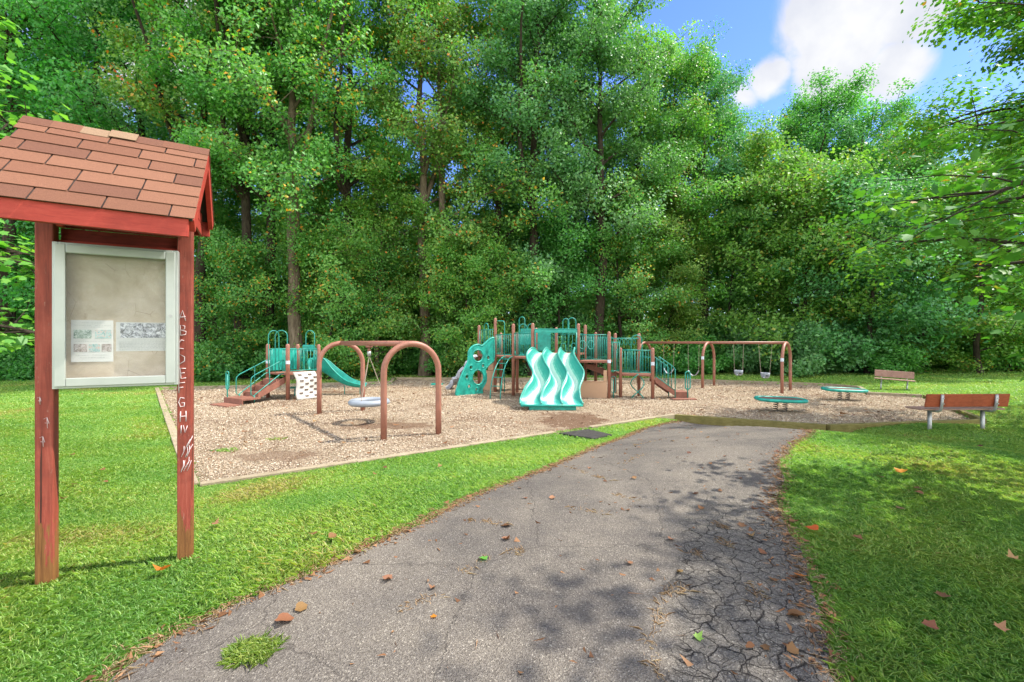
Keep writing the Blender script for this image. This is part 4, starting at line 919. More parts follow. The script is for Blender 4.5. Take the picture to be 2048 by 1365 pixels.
def tree_meshes(seed, H=22, bare=.25, spread=4.2, nl=34000, clumps=260, leaf=.14, trunk_r=.26, top_narrow=.85, fork=False, sig=.50, clear=0):
    rnd = random.Random(seed); mb = MB(); cents = []; sigs = []
    tp = []; x = y = 0; lx = rnd.uniform(-.03, .03); ly = rnd.uniform(-.03, .03)
    for k in range(13):
        f = k/12; tp.append(Vector((x, y, -.3+H*.93*f))); x += rnd.uniform(-.14, .14)+lx*H/12; y += rnd.uniform(-.14, .14)+ly*H/12
    rad = [trunk_r*(1.45 if k == 0 else (1-.82*(k/12)**1.1)) for k in range(13)]; mb.tube(tp, rad, 12, caps=False)
    if fork:
        k = 5; limb(mb, tp[k], (rnd.choice([-.35, .35]), rnd.uniform(-.2, .2), 1), H*.42, rad[k]*.75, rnd, 8)
    nb = 20
    for i in range(nb):
        f = bare+(1-bare)*(i/nb)**.9; z = H*.93*f; k = min(11, int(f*12)); base = tp[k].lerp(tp[k+1], f*12-k)
        an = i*2.399+rnd.uniform(-.5, .5); prof = math.sin(math.pi*min(1, (f-bare)/(1-bare)*.62+.22))**.7
        L_ = spread*(.5+.6*prof)*rnd.uniform(.75, 1.15)*(1-(1-top_narrow)*max(0, f-.7)/.3); up = rnd.uniform(.15, .5)+.7*f
        pts = limb(mb, base, (math.cos(an), math.sin(an), up), L_, rad[k]*.46, rnd, 6, .03)
        for q in range(2, 7):
            p0 = pts[q]
            for _ in range(2):
                d = Vector((rnd.uniform(-1, 1), rnd.uniform(-1, 1), rnd.uniform(-.2, .6))); tw = limb(mb, p0, d, L_*.30, .018, rnd, 3, .05)
                cents.append(tuple(tw[-1])); sigs.append(sig*rnd.uniform(.7, 1.15))
            cents.append(tuple(p0)); sigs.append(sig*rnd.uniform(.6, 1.0))
    if clear:
        kp_ = [i for i, c_ in enumerate(cents) if math.hypot(c_[0]-tp[min(12, int(c_[2]/H/.93*12))].x, c_[1]-tp[min(12, int(c_[2]/H/.93*12))].y) > clear or c_[2] > H*.72]
        cents = [cents[i] for i in kp_]; sigs = [sigs[i] for i in kp_]
    for k in range(6): cents.append((tp[-1].x+rnd.uniform(-.6, .6), tp[-1].y+rnd.uniform(-.6, .6), tp[-1].z+rnd.uniform(-1, 1.0))); sigs.append(sig)
    cents = np.array(cents); per = max(10, nl//len(cents))
    V, F, t = leaf_cloud(cents, per, sigs, leaf, seed)
    off = Vector((0, 0, 0)); tm = mb
    me = bpy.data.meshes.new('trunk'); me.from_pydata([tuple(v) for v in tm.v], [], tm.f); me.polygons.foreach_set('use_smooth', [True]*len(tm.f)); me.materials.append(M['barkd'])
    a = me.attributes.new('tint', 'FLOAT', 'FACE')
    return me, np_mesh('crown', V, F, M['leafA'], t)
VAR = {}
VAR['T1'] = tree_meshes(1, 23, .42, 3.9, 32000, clear=1.7, trunk_r=.29, fork=True); VAR['T2'] = tree_meshes(2, 23, .10, 3.9, 35000)
VAR['T3'] = tree_meshes(3, 22, .30, 4.3, 34000, clear=1.4, trunk_r=.30, fork=True); VAR['T4'] = tree_meshes(4, 20, .08, 3.8, 34000, trunk_r=.2)
VAR['T5'] = tree_meshes(7, 14, .06, 3.2, 38000, trunk_r=.14, leaf=.135); VAR['T6'] = tree_meshes(9, 8, .04, 2.6, 26000, trunk_r=.09, leaf=.12, sig=.42)
VAR['FAR'] = tree_meshes(12, 20, .06, 4.4, 16000, leaf=.26, sig=.85)
def place_tree(var, x, y, H_scale, rot, leaf, lab, group, name='tree', bark_='barkd', wide=1.0, cat='tree'):
    tr, cr = VAR[var]
    t = thing(name, lab, cat, (x, y, gh(x, y)), rot, group); t.scale = (H_scale*wide, H_scale*wide, H_scale)
    for nm, me, mt in (('trunk', tr, bark_), ('crown', cr, leaf)):
        o = bpy.data.objects.new(nm, me); col.objects.link(o); o.parent = t; o.material_slots[0].link = 'OBJECT'; o.material_slots[0].material = M[mt]
    return t
VH = dict(T1=23, T2=23, T3=22, T4=20, T5=14, T6=8, FAR=20)
SKY = [(0, -300), (1180, -300), (1235, -60), (1290, 40), (1345, 105), (1400, 95), (1480, 90), (1497, 240), (1530, 235), (1570, 205), (1610, 180), (1680, 190), (1730, 235), (1770, 250), (1840, 270), (1900, 290), (2100, 300), (2600, 250)]
def cap_h(px, Y): return EYE+(682-np.interp(px, [a for a, b in SKY], [b for a, b in SKY]))/910*Y
def tree_at(var, px, Y, leaf, lab, hmax=25, bark_='barkd', group='trees along the front of the woods', wide=1.0, name='tree', k=1.0):
    x = (px-1024)/910*Y; h = min(hmax, cap_h(px, Y))*k; s = h/(VH[var]*1.0); return place_tree(var, x, Y, s, (px*.37) % 6.28, leaf, lab, group, name, bark_, wide*max(1, (.85/s)**.5))
tree_at('T3', 592, 24.3, 'leafA', 'tall tree with thick pale sunlit trunk right behind the small play tower', 26, 'bark')
tree_at('T1', 850, 26.6, 'leafA', 'tall tree with pale rough trunk seen through the nearer swing arch', 26, 'bark')
tree_at('T5', 758, 25.6, 'leafC', 'slim yellowing tree with thin trunk behind the ring swing chains', 13, 'bark')
tree_at('T2', 893, 27.2, 'leafA', 'leaning tree just right of the pale rough trunk', 25, 'bark')
tree_at('T1', 486, 25.3, 'leafB', 'tall tree with straight dark trunk left of the pale sunlit trunk', 26)
tree_at('T1', 536, 26.0, 'leafB', 'tall tree with short stretch of dark trunk close left of the pale sunlit trunk', 26)
tree_at('T1', 690, 25.8, 'leafA', 'tall dark stemmed tree between the pale trunk and the ring swing', 26)
tree_at('T2', 985, 27.5, 'leafA', 'silvery leaved tree behind the left end of the large play structure', 25)
tree_at('T1', 1062, 27, 'leafD', 'tall tree above the fire pole of the large play structure', 26)
tree_at('T4', 1130, 28, 'leafD', 'tall dense tree above the triple wave slide', 25)
tree_at('T3', 1195, 27, 'leafD', 'tree with dark forked trunk above the right deck of the large play structure', 24)
tree_at('T2', 1275, 29, 'leafC', 'tall light green tree left of the open sky', 26)
tree_at('T3', 1345, 30, 'leafC', 'tree whose crown leans out into the open sky over the swing set', 26)
tree_at('T1', 1412, 31, 'leafD', 'twin dark stemmed tree behind the middle swing arch', 26)
tree_at('T5', 1500, 29, 'leafC', 'yellow green tree with slanting dark limbs behind the bucket swings', 15)
tree_at('T2', 1560, 33, 'leafA', 'tree left of the tallest peak on the right', 26)
tree_at('T1', 1638, 32, 'leafB', 'vine hung tree making the peak against the white cloud', 26, wide=1.25)
tree_at('T4', 1715, 30, 'leafD', 'blue green tree right of the cloud peak', 26)
tree_at('T4', 1790, 32, 'leafA', 'tree between the peak and the overhanging maple', 26)
tree_at('T6', 1735, 25.5, 'leafD', 'low spreading blue green tree behind the far bench', 10.5, wide=1.15)
tree_at('T6', 1600, 27.5, 'leafC', 'pale crowned small tree above the rounded shrub', 12.5)
tree_at('T1', 1842, 27, 'leafA', 'tree with thin straight dark trunk standing at the edge of the right lawn', 18)
tree_at('T5', 1960, 24, 'leafC', 'yellow tipped tree at the right edge of the lawn', 12, wide=1.2)
tree_at('T4', 2060, 25, 'leafB', 'tall dark tree at the far right edge of the photo', 17)
tree_at('T1', 400, 25.5, 'leafA', 'tall tree right of the kiosk roof with orange flecked leaves', 26)
tree_at('T2', 300, 28, 'leafD', 'tall tree straight behind the kiosk ridge', 27)
tree_at('T4', 190, 26.5, 'leafB', 'tall tree behind the left half of the kiosk roof', 27)
tree_at('T3', 110, 29, 'leafA', 'dark limbed tree above the left corner of the kiosk roof', 28)
tree_at('T1', 10, 26, 'leafB', 'tall tree at the left edge of the photo behind the kiosk', 28)
tree_at('T2', -120, 27, 'leafA', 'tall tree beyond the left edge of the photo', 26)
rr = random.Random(21)
for px, Y, v, h, lf, lab in ((440, 28.5, 'T5', 13, 'leafA', 'young tree filling the gap right of the kiosk'), (640, 27, 'T5', 12, 'leafA', 'young bushy tree above the small green slide'), (725, 29, 'T6', 10, 'leafC', 'young yellow flecked tree left of the ring swing chains'),
     (810, 28.5, 'T5', 13, 'leafA', 'young tree between the two brown swing arches'), (945, 26.5, 'T6', 9, 'leafA', 'low silvery tree above the grey climber'), (1030, 30, 'T5', 13, 'leafD', 'young tree left of the triple wave slide'), (1110, 27.5, 'T6', 9, 'leafB', 'low tree behind the slide hood'),
     (1240, 28, 'T5', 12, 'leafA', 'young tree above the spiral climber'), (1330, 29, 'T5', 12, 'leafC', 'light young tree above the belt swings'), (1450, 30, 'T5', 13, 'leafB', 'young tree between the middle arch and the bucket swings'), (560, 31, 'T5', 14, 'leafB', 'young shaded tree behind the pale trunk'), (250, 27, 'T5', 12, 'leafB', 'young tree hidden by the display case'),
     (465, 24.3, 'T6', 7.5, 'leafA', 'low leafy sapling beside the steps of the small play tower'), (655, 24.4, 'T6', 8, 'leafA', 'bushy sapling just right of the pale trunk'), (745, 26.6, 'T6', 7, 'leafA', 'low sapling behind the ring swing hanger'), (935, 25.6, 'T6', 7.5, 'leafC', 'yellowish sapling above the grey climber'), (30, 27, 'T5', 12, 'leafB', 'young tree left of the left kiosk post'), (1900, 29, 'T5', 13, 'leafA', 'young tree right of the thin dark trunk')):
    tree_at(v, px, Y, lf, lab, h, group='young trees between the tall ones')
for k, px in enumerate(range(-300, 2500, 125)):          # second row
    if 1452 < px < 1500: continue
    Y = rr.uniform(33, 38); tree_at(rr.choice(['T1', 'T2', 'T3', 'T4']), px+rr.uniform(-25, 25), Y, rr.choice(['leafA', 'leafB', 'leafC', 'leafB']), 'leafy tree deep in the woods, seen in gaps of the front row', 27, group='trees deep in the woods', k=.80)
for k, px in enumerate(range(-500, 2700, 100)):
    Y = rr.uniform(43, 56); tree_at('FAR', px+rr.uniform(-25, 25), Y, rr.choice(['leafA', 'leafB', 'leafC']), 'distant tree filling the back of the woods', 26, group='distant trees at the back of the woods', k=.5, wide=1.5)
# ------------------------------------------------------------------ shrubs
def shrub_mesh(seed, R_=1.6, H_=1.7, n=9000, leaf=.11):
    rnd = random.Random(seed); r = np.random.default_rng(seed); mb = MB(); c = []
    for k in range(26):
        an = rnd.uniform(0, 6.28); el = rnd.uniform(.15, 1.45); d = Vector((math.cos(an)*math.cos(el)*R_, math.sin(an)*math.cos(el)*R_, math.sin(el)*H_))
        L_ = rnd.uniform(.72, 1.0); pts = [Vector((0, 0, -.1)), d*L_*.5+Vector((0, 0, .1)), d*L_]; mb.tube(pts, [.02, .014, .006], 5, caps=False)
        for f in (.45, .7, .88, 1.0): c.append(tuple(d*L_*f+Vector((rnd.uniform(-.25, .25), rnd.uniform(-.25, .25), rnd.uniform(-.1, .15)))))
    c = np.array(c); c[:, 2] = np.maximum(c[:, 2], .12); V, F, t = leaf_cloud(c, n//len(c), np.full(len(c), .26), leaf, seed); V[:, 2] = np.maximum(V[:, 2], .01)
    me = bpy.data.meshes.new('stems'); me.from_pydata([tuple(v) for v in mb.v], [], mb.f); me.materials.append(M['barkd'])
    return me, np_mesh('foliage', V, F, M['leafB'], t)
SH = [shrub_mesh(31), shrub_mesh(32, 1.5, 1.3), shrub_mesh(33, 1.8, 2.1, 13000)]
def shrub(k, px, Y, sx, sz, leaf, lab, group='shrubs along the foot of the woods', name='shrub'):
    x = (px-1024)/910*Y; t = thing(name, lab, 'shrub', (x, Y, gh(x, Y)), px*.71 % 6.28, group); t.scale = (sx, sx, sz)
    for nm, me, mt in (('stems', SH[k][0], 'barkd'), ('foliage', SH[k][1], leaf)):
        o = bpy.data.objects.new(nm, me); col.objects.link(o); o.parent = t; o.material_slots[0].link = 'OBJECT'; o.material_slots[0].material = M[mt]
shrub(2, 1600, 25.6, 1.5, 1.35, 'leafD', 'large rounded blue green shrub behind the right swing arch')
shrub(2, 1700, 26.6, 1.3, 1.1, 'leafD', 'low blue green shrub between the rounded shrub and the far bench')
shrub(0, 1780, 25, 1.2, 1.0, 'leafB', 'dark low shrub right behind the far bench')
shrub(2, 1500, 28, 1.3, 1.5, 'leafD', 'dark shrub behind the bucket swings')
shrub(0, 1945, 29, 1.2, 1.0, 'leafC', 'sunny yellow green shrub right of the thin dark trunk')
shrub(2, 2010, 25, 1.3, 1.3, 'leafC', 'leafy yellow green shrub at the right end of the wood edge')
shrub(2, 1385, 28, 1.4, 1.2, 'leafB', 'green shrub behind the middle swing arch')
shrub(0, 1310, 29, 1.4, 1.6, 'leafA', 'green shrub behind the left end of the swing set')
shrub(1, 25, 24.5, 1.3, 1.3, 'leafB', 'dark green shrub at the left edge beside the kiosk post')
shrub(0, 440, 24.5, 1.4, 1.3, 'leafB', 'dark green shrub right of the kiosk at the foot of the woods')
shrub(2, 515, 25.5, 1.2, 1.3, 'leafB', 'green shrub behind the small play tower')
shrub(1, 680, 26, 1.3, 1.5, 'leafB', 'dark shrub between the small slide and the ring swing')
shrub(1, 920, 27, 1.3, 1.5, 'leafB', 'dark shrub behind the grey climber')
for k, px in enumerate(range(-260, 2360, 62)):
    Y = rr.uniform(27.5, 31)
    if 1800 < px < 1885: continue
    shrub(rr.choice([0, 1, 2]), px+rr.uniform(-20, 20), Y, rr.uniform(1.1, 1.6), rr.uniform(1.1, 1.9), rr.choice(['leafB', 'leafB', 'leafA', 'leafD']), 'green understorey shrub in the shade under the trees', 'understorey shrubs')
for k, px in enumerate(range(-300, 2500, 85)):
    Y = rr.uniform(36, 42); shrub(2, px+rr.uniform(-25, 25), Y, rr.uniform(1.5, 2.1), rr.uniform(1.7, 2.9), rr.choice(['leafB', 'leafA', 'leafC']), 'tall shrub deep in the woods between trunks', 'shrubs deep in the woods')
# ------------------------------------------------------------------ near trees with lobed leaves
LOBE = np.array([(0, -.46), (.20, -.36), (.44, -.26), (.38, -.04), (.50, .20), (.25, .24), (0, .55), (-.25, .24), (-.50, .20), (-.38, -.04), (-.44, -.26), (-.20, -.36)])
def lobed(P, size, seed, up=1.2, curl=.12):
    r = np.random.default_rng(seed); n = len(P)
    N_ = r.normal(size=(n, 3))*.5+np.array([0, 0, up]); N_ /= np.linalg.norm(N_, axis=1)[:, None]
    A = np.cross(N_, r.normal(size=(n, 3))); A /= np.linalg.norm(A, axis=1)[:, None]; B_ = np.cross(N_, A); s = (size*(.6+.7*r.random(n)))[:, None, None]
    V = P[:, None]+s*(A[:, None]*LOBE[None, :, :1]+B_[:, None]*LOBE[None, :, 1:]-N_[:, None]*(curl*(np.abs(LOBE[:, 0])+np.maximum(0, -LOBE[:, 1]*.3))[None, :, None]*2))
    return V.reshape(-1, 3), np.arange(n*12).reshape(n, 12)
def near_tree(lab, x, y, H, spread, bare, seed, leaf, nleaf, size, sig, aim=None, nb=16):
    rnd = random.Random(seed); t = thing('maple_tree', lab, 'tree', (x, y, gh(x, y)-.1)); mb = MB(); tp = [Vector((x+rnd.uniform(-.1, .1), y+rnd.uniform(-.1, .1), t.location.z-.2+H*.9*k/10)) for k in range(11)]
    rad = [.02*H*(1-.8*k/10) for k in range(11)]; mb.tube(tp, rad, 12, caps=False); c = []; sg = []
    for i in range(nb):
        f = bare+(1-bare)*i/nb; k = min(9, int(f*10)); b = tp[k].lerp(tp[k+1], f*10-k); an = i*2.399+seed if aim is None or i % 3 == 0 else aim+rnd.uniform(-.9, .9)
        L_ = spread*rnd.uniform(.7, 1.1)*(1-.5*max(0, f-.6)/.4); pts = limb(mb, b, (math.cos(an), math.sin(an), rnd.uniform(0, .5)), L_, rad[k]*.4, rnd, 7, .045)
        for q in range(2, 8):
            for _ in range(3):
                d = Vector((rnd.uniform(-1, 1), rnd.uniform(-1, 1), rnd.uniform(-.35, .35))); tw = limb(mb, pts[q], d, L_*.26, .012, rnd, 3, .06); c.append(tuple(tw[-1])); sg.append(sig); c.append(tuple(tw[2])); sg.append(sig*.7)
    mb.build('trunk', M['barkd'], t); c = np.array(c); r = np.random.default_rng(seed); per = nleaf//len(c)
    P_ = np.repeat(c, per, 0)+np.clip(r.normal(size=(len(c)*per, 3)), -1.5, 1.5)*np.array([1, 1, .4])*np.repeat(np.array(sg), per)[:, None]
    V, F = lobed(P_, size, seed); cl = np.repeat(r.random(len(c)), per); tt = np.clip(r.random(len(P_))*.5+cl*.45, 0, .93); tt = np.where(r.random(len(P_)) < .012, .97, tt)
    V = V-np.array(t.location); o = bpy.data.objects.new('crown', np_mesh('crown', V, F, M[leaf], tt)); col.objects.link(o); o.parent = t
    return t
near_tree('broad maple overhanging the right side of the lawn with large lobed leaves', 9.6, 3.7, 10.5, 4.8, .24, 3, 'leafMaple', 13000, .11, .28, aim=3.3, nb=24)
near_tree('second overhanging maple farther back at the right edge above the nearer bench', 15.9, 11.6, 14, 5.2, .3, 5, 'leafMaple', 46000, .105, .42, aim=3.3, nb=22)
near_tree('young maple just outside the left edge, its yellow green leaf tips reaching in', -6.6, 4.6, 6.5, 1.75, .30, 8, 'leafC', 2600, .10, .20, aim=.3, nb=14)
# ------------------------------------------------------------------ grass
def blades(P, z, h, w, seed, lean=1.0):
    r = np.random.default_rng(seed); n = len(P); a = r.random(n)*2*np.pi; d = np.c_[np.cos(a), np.sin(a), np.zeros(n)]; s_ = np.c_[-np.sin(a), np.cos(a), np.zeros(n)]
    h = (h*(.5+.8*r.random(n)))[:, None]; w = np.broadcast_to(np.asarray(w, float), n)[:, None]; ln = (r.random(n)*lean)[:, None]*h*1.6
    b = np.c_[P, z-.008]; m = b+np.array([0, 0, 1])*h*.6+d*ln*.4; tip = b+np.array([0, 0, 1])*h*(1-.35*ln/h*.5)+d*ln*1.2
    V = np.stack([b-s_*w*.5, b+s_*w*.5, m+s_*w*.38, tip, m-s_*w*.38], 1).reshape(-1, 3); return V, np.arange(n*5).reshape(n, 5)
r = np.random.default_rng(77); parts = []
def band(y0, y1, dens, h, w, xk=1.35, xm=1.2):
    x1 = xk*y1+xm; n = int(dens*(y1-y0)*2*x1); Q = np.c_[r.uniform(-x1, x1, n), r.uniform(y0, y1, n)]
    Q = Q[np.abs(Q[:, 0]) < xk*Q[:, 1]+xm]; ok = ~inside(Q, PLAY) & ~in_path(Q, .0) & ~inside(Q, np.array(mat_poly)); Q = Q[ok]
    near = in_path(Q, .10); Q = Q[~near | (r.random(len(Q)) < .3)]
    clump = np.array([mnoise.noise(Vector((a*1.1, b*1.1, 0))) for a, b in Q]) if len(Q) < 200000 else np.zeros(len(Q))
    Q_ = Q; zz = gz(Q_); hh = h*(1+.45*clump); V, F = blades(Q_, zz, hh, w, int(y0*10)+3)
    pat = np.array([mnoise.noise(Vector((a*.45+7, b*.6, 3))) for a, b in Q_]); parts.append((V, F, np.clip(.42+.40*clump+.75*np.maximum(pat, -.25)+r.normal(size=len(Q_))*.2, 0, 1)))
band(.9, 3.2, 8500, .038, .0045); band(3.2, 5.5, 5200, .038, .0058); band(5.5, 9, 2300, .038, .008); band(9, 14, 800, .045, .012, 1.3); band(14, 23, 240, .05, .02, 1.3); band(23, 34, 110, .06, .035, 1.25)
off = 0; Vs, Fs, Ts = [], [], []
for V, F, t in parts: Vs.append(V); Fs.append(F+off); Ts.append(t); off += len(V)
o = bpy.data.objects.new('grass', np_mesh('grass', np.concatenate(Vs), np.concatenate(Fs), M['grassblade'], np.concatenate(Ts))); col.objects.link(o); tag(o, kind='stuff'); o['label'] = 'short mown lawn grass on both sides of the path'; o['category'] = 'grass'
# dry straw along the asphalt edge and in its cracks
def straw(P, h, w, seed):
    rr2 = np.random.default_rng(seed); V, F = blades(P, gz(P)+.016, h, w, seed, 2.2); return V, F, rr2.random(len(P))
E = []
yy2 = r.uniform(.8, 11.8, 9000); l, r_ = path_lr(yy2); sd_ = r.random(9000) < .6
E.append(np.c_[np.where(sd_, l-.02+np.abs(r.normal(size=9000))*.0+r.normal(size=9000)*.05, r_+r.normal(size=9000)*.05), yy2])
CR = [((800, 1225), (885, 1190)), ((920, 1150), (985, 1115)), ((1010, 1108), (1045, 1102)), ((1130, 1015), (1210, 1030)), ((1225, 990), (1280, 1003)), ((1130, 935), (1175, 948)), ((1190, 955), (1225, 962)), ((1330, 1190), (1370, 1180)), ((1295, 1290), (1330, 1230)),
      ((1310, 1240), (1345, 1165)), ((1320, 1365), (1300, 1290)), ((1430, 1050), (1455, 1060)), ((1440, 1080), (1455, 1095)), ((1380, 1110), (1400, 1112)), ((1240, 930), (1290, 910)), ((1260, 895), (1330, 880)), ((950, 1045), (1010, 1050)), ((1500, 1170), (1520, 1210))]
for q0, q1 in CR:
    n = 42; f = r.random(n)[:, None]; a = np.array(on_ground(*q0)); b = np.array(on_ground(*q1)); E.append(a*(1-f)+b*f+r.normal(size=(n, 2))*.022)
Q = np.concatenate(E); V, F, t = straw(Q, .020, .003, 5)
o = bpy.data.objects.new('dry_straw', np_mesh('dry_straw', V, F, M['straw'], t)); col.objects.link(o); tag(o, 'dry straw and dead grass along the asphalt edge and in its cracks', 'dry grass', kind='stuff')
# leaf litter and crumbs
n = 5200; yy3 = r.uniform(.9, 12.2, n); l, r_ = path_lr(yy3); k_ = r.random(n); xx3 = np.where(k_ < .35, l+r.normal(size=n)*.07, np.where(k_ < .72, r_-.06+r.normal(size=n)*.10, l+(r_-l)*r.random(n)))
Q1 = np.c_[xx3, yy3]; Q1 = Q1[(k_ < .72) | (r.random(n) < .35)]; Q2 = np.c_[r.uniform(-13, 14, 5000), r.uniform(6.6, 23, 5000)]; Q2 = Q2[inside(Q2, PLAY)][:1800]
LQ = np.concatenate([Q1, Q2]); LZ = np.concatenate([gz(Q1)+.018, np.full(len(Q2), .03)]); n = len(LQ); sz = np.concatenate([np.full(len(Q1), .016), np.full(len(Q2), .035)])*(.5+r.random(n))
V = np.concatenate([LQ, LZ[:, None]], 1)[:, None]+sz[:, None, None]*np.stack([r.normal(size=(n, 3))*np.array([1, 1, .35]) for _ in range(3)], 1)
o = bpy.data.objects.new('leaf_litter', np_mesh('leaf_litter', V.reshape(-1, 3), np.arange(n*3).reshape(n, 3), M['deadleaf'], r.random(n))); col.objects.link(o); tag(o, 'crumbled brown leaf litter along the path edges and on the chips', 'leaf litter', kind='stuff')
# one green tuft growing in the asphalt, small weeds on the chips
def tuft(px, py, rx, ry, n, h, lab, flat=False, cat='grass tuft'):
    x, y = on_ground(px, py, flat); g = np.clip(r.normal(size=(n, 2)), -1.7, 1.7)*np.array([rx, ry])*.5; Q = g+np.array([x, y]); V, F = blades(Q, (np.zeros(n) if flat else gz(Q)+.01), h, .005 if not flat else .012, n, 1.2)
    o = bpy.data.objects.new('grass_tuft', np_mesh('grass_tuft', V-np.array([x, y, 0]), F, M['grassblade'], r.random(n)*.7)); col.objects.link(o); o.location = (x, y, 0); tag(o, lab, cat)
tuft(505, 1308, .12, .10, 1100, .032, 'green grass tuft growing out of the asphalt at the bottom left')
tuft(452, 902, .22, .12, 90, .06, 'small green weed on the wood chips near the left edging', True)
tuft(552, 879, .2, .1, 70, .05, 'tiny green weed on the wood chips left of the long shadow', True)
# loose wood chips
n = 300000; x = r.uniform(-15, 15, n*2); y = 6.4+18*r.random(n*2)**2.0; Q = np.c_[x, y]; Q = Q[inside(Q, PLAY) & (np.abs(Q[:, 0]) < 1.2*Q[:, 1])]; keep = pdist(Q, PLAY) > .03; Q = Q[keep]; n = len(Q)
a = r.random(n)*6.283; N_ = np.c_[r.normal(size=n)*.45, r.normal(size=n)*.45, np.ones(n)]; N_ /= np.linalg.norm(N_, axis=1)[:, None]; A = np.cross(N_, np.c_[np.cos(a), np.sin(a), np.zeros(n)]); A /= np.linalg.norm(A, axis=1)[:, None]; B_ = np.cross(N_, A)
L_ = (.011+.019*r.random(n))[:, None]*(.75+Q[:, 1:]/26); w_ = L_*(.28+.3*r.random(n))[:, None]; c = np.c_[Q, .010+.018*r.random(n)]
V = np.stack([c-A*L_*.5-B_*w_*.5, c+A*L_*.5-B_*w_*.4, c+A*L_*.45+B_*w_*.5, c-A*L_*.5+B_*w_*.5], 1).reshape(-1, 3)
m, nt_, b = new_mat('loose_wood_chips', .85, .15); nt_.links.new(ramp(nt_, tint_attr(nt_), [(0, (.17, .105, .06)), (.25, (.33, .24, .155)), (.6, (.48, .385, .27)), (1, (.61, .53, .41))]), b.inputs['Base Color']); M['chip'] = m
dirt = np.zeros(n)
for (cx, cy, rx, ry) in ((1.6, 12.1, 1.4, 2.6), (-2.9, 11.3, 1.6, .8), (-4.3, 8.3, 1.2, .5), (-7.2, 18.8, 2.4, .8), (.5, 18.5, 2.5, 1.4)): dirt = np.maximum(dirt, 1-smn(np.hypot((Q[:, 0]-cx)/rx, (Q[:, 1]-cy)/ry)-.4))
kp = r.random(n) > dirt*.9; tt = np.clip(r.random(n)-.35*dirt, 0, 1)
o = bpy.data.objects.new('wood_chips', np_mesh('wood_chips', V.reshape(n, 4, 3)[kp].reshape(-1, 3), np.arange(kp.sum()*4).reshape(-1, 4), M['chip'], tt[kp])); col.objects.link(o); tag(o, 'loose pale wood chips covering the playground', 'wood chips', kind='stuff')
# ------------------------------------------------------------------ fallen leaves, each its own thing
def leaf_mesh(seed, curl):
    rnd = np.random.default_rng(seed); V = np.c_[LOBE*(1+.12*rnd.normal(size=LOBE.shape)), np.zeros(12)]; V = np.vstack([[0, 0, 0], V]); rr3 = np.hypot(V[:, 0], V[:, 1])
    V[:, 2] = curl*rr3**1.5*(1+.5*np.sin(np.arctan2(V[:, 1], V[:, 0])*2+seed)); V[:, 2] -= V[:, 2].min(); F = np.array([(0, 1+k, 1+(k+1) % 12) for k in range(12)])
    return V, F
LM = {}
for mt in ('deadleaf', 'orangeleaf', 'leafC'):
    for k in range(3): V, F = leaf_mesh(k+3, .18+.25*k); LM[mt, k] = np_mesh('fallen_leaf', V, F, M[mt], np.full(12, [.15, .5, .9][k]))
def fleaf(px, py, s, mt='deadleaf', lab=None, grp='dry leaves lying on the asphalt path', zoff=.018, flat=False):
    x, y = on_ground(px, py, flat); z = (.02 if flat else gh(x, y))+zoff; o = bpy.data.objects.new('fallen_leaf', LM[mt, int(px+py) % 3]); col.objects.link(o)
    o.location = (x, y, z); o.rotation_euler = (math.sin(px)*.25, math.cos(py)*.25, px*1.3); o.scale = (s, s, s); tag(o, lab or 'dry brown leaf lying on the asphalt path', 'leaf', grp)
fleaf(568, 1248, .11, lab='large curled pinkish brown leaf above the green tuft on the asphalt'); fleaf(602, 1223, .08, lab='pale brown leaf just right of the large curled one on the asphalt')
fleaf(776, 1164, .07, lab='dark red brown leaf alone on the asphalt left of centre'); fleaf(866, 1182, .05, lab='small brown leaf above the straw filled crack')
fleaf(867, 1239, .04, 'orangeleaf', 'tiny orange leaf on the asphalt below the straw filled crack'); fleaf(1012, 1055, .10, lab='upright pale brown leaf in the middle of the path'); fleaf(1013, 1083, .07, lab='curled dark leaf below the upright pale one on the path')
fleaf(1258, 1132, .06, lab='reddish leaf inside the tree shadow on the path'); fleaf(966, 1123, .07, 'leafC', 'pale green leaf lying on the path'); fleaf(1396, 1282, .05, 'leafC', 'small pale green leaf on the cracked asphalt')
fleaf(1592, 1238, .11, lab='large tan leaf on the dark soil beside the cracked asphalt')
for q in ((1342, 1084), (1484, 1054), (1502, 1077), (1360, 1150), (1525, 1110), (1545, 1165), (1500, 1300), (1530, 1302), (1585, 1308), (1402, 1020), (1506, 1020), (1392, 990), (1120, 958), (1100, 945), (1250, 910), (1050, 1000), (1040, 980), (1210, 965), (1180, 940),
          (1330, 905), (1378, 908), (1420, 930), (1450, 915), (1345, 885), (1300, 878), (1375, 880), (1415, 878), (1475, 872), (1320, 865), (1390, 862), (1560, 870), (1520, 862), (1580, 865), (1440, 985), (1550, 1040), (1105, 1000), (1268, 960), (940, 1043), (850, 1046), (715, 1110), (1480, 960), (1500, 942), (1555, 905)):
    fleaf(*q, .05+.035*((q[0]*7) % 10)/10)
G_ = 'fallen leaves lying on the lawn'
fleaf(325, 1156, .10, 'orangeleaf', 'bright orange leaf on the grass between the kiosk posts', G_, .05); fleaf(393, 1131, .06, 'deadleaf', 'purplish leaf on the grass by the right kiosk post', G_, .05)
fleaf(1803, 952, .13, 'orangeleaf', 'bright orange leaf on the shaded right lawn', G_, .05); fleaf(1625, 1070, .10, 'orangeleaf', 'orange leaf on the grass next to the path edge', G_, .05)
fleaf(1600, 1163, .09, 'orangeleaf', 'red orange leaf at the right border of the asphalt', G_, .04); fleaf(2000, 1275, .06, 'deadleaf', 'large tan leaf on the grass at the lower right corner', G_, .05)
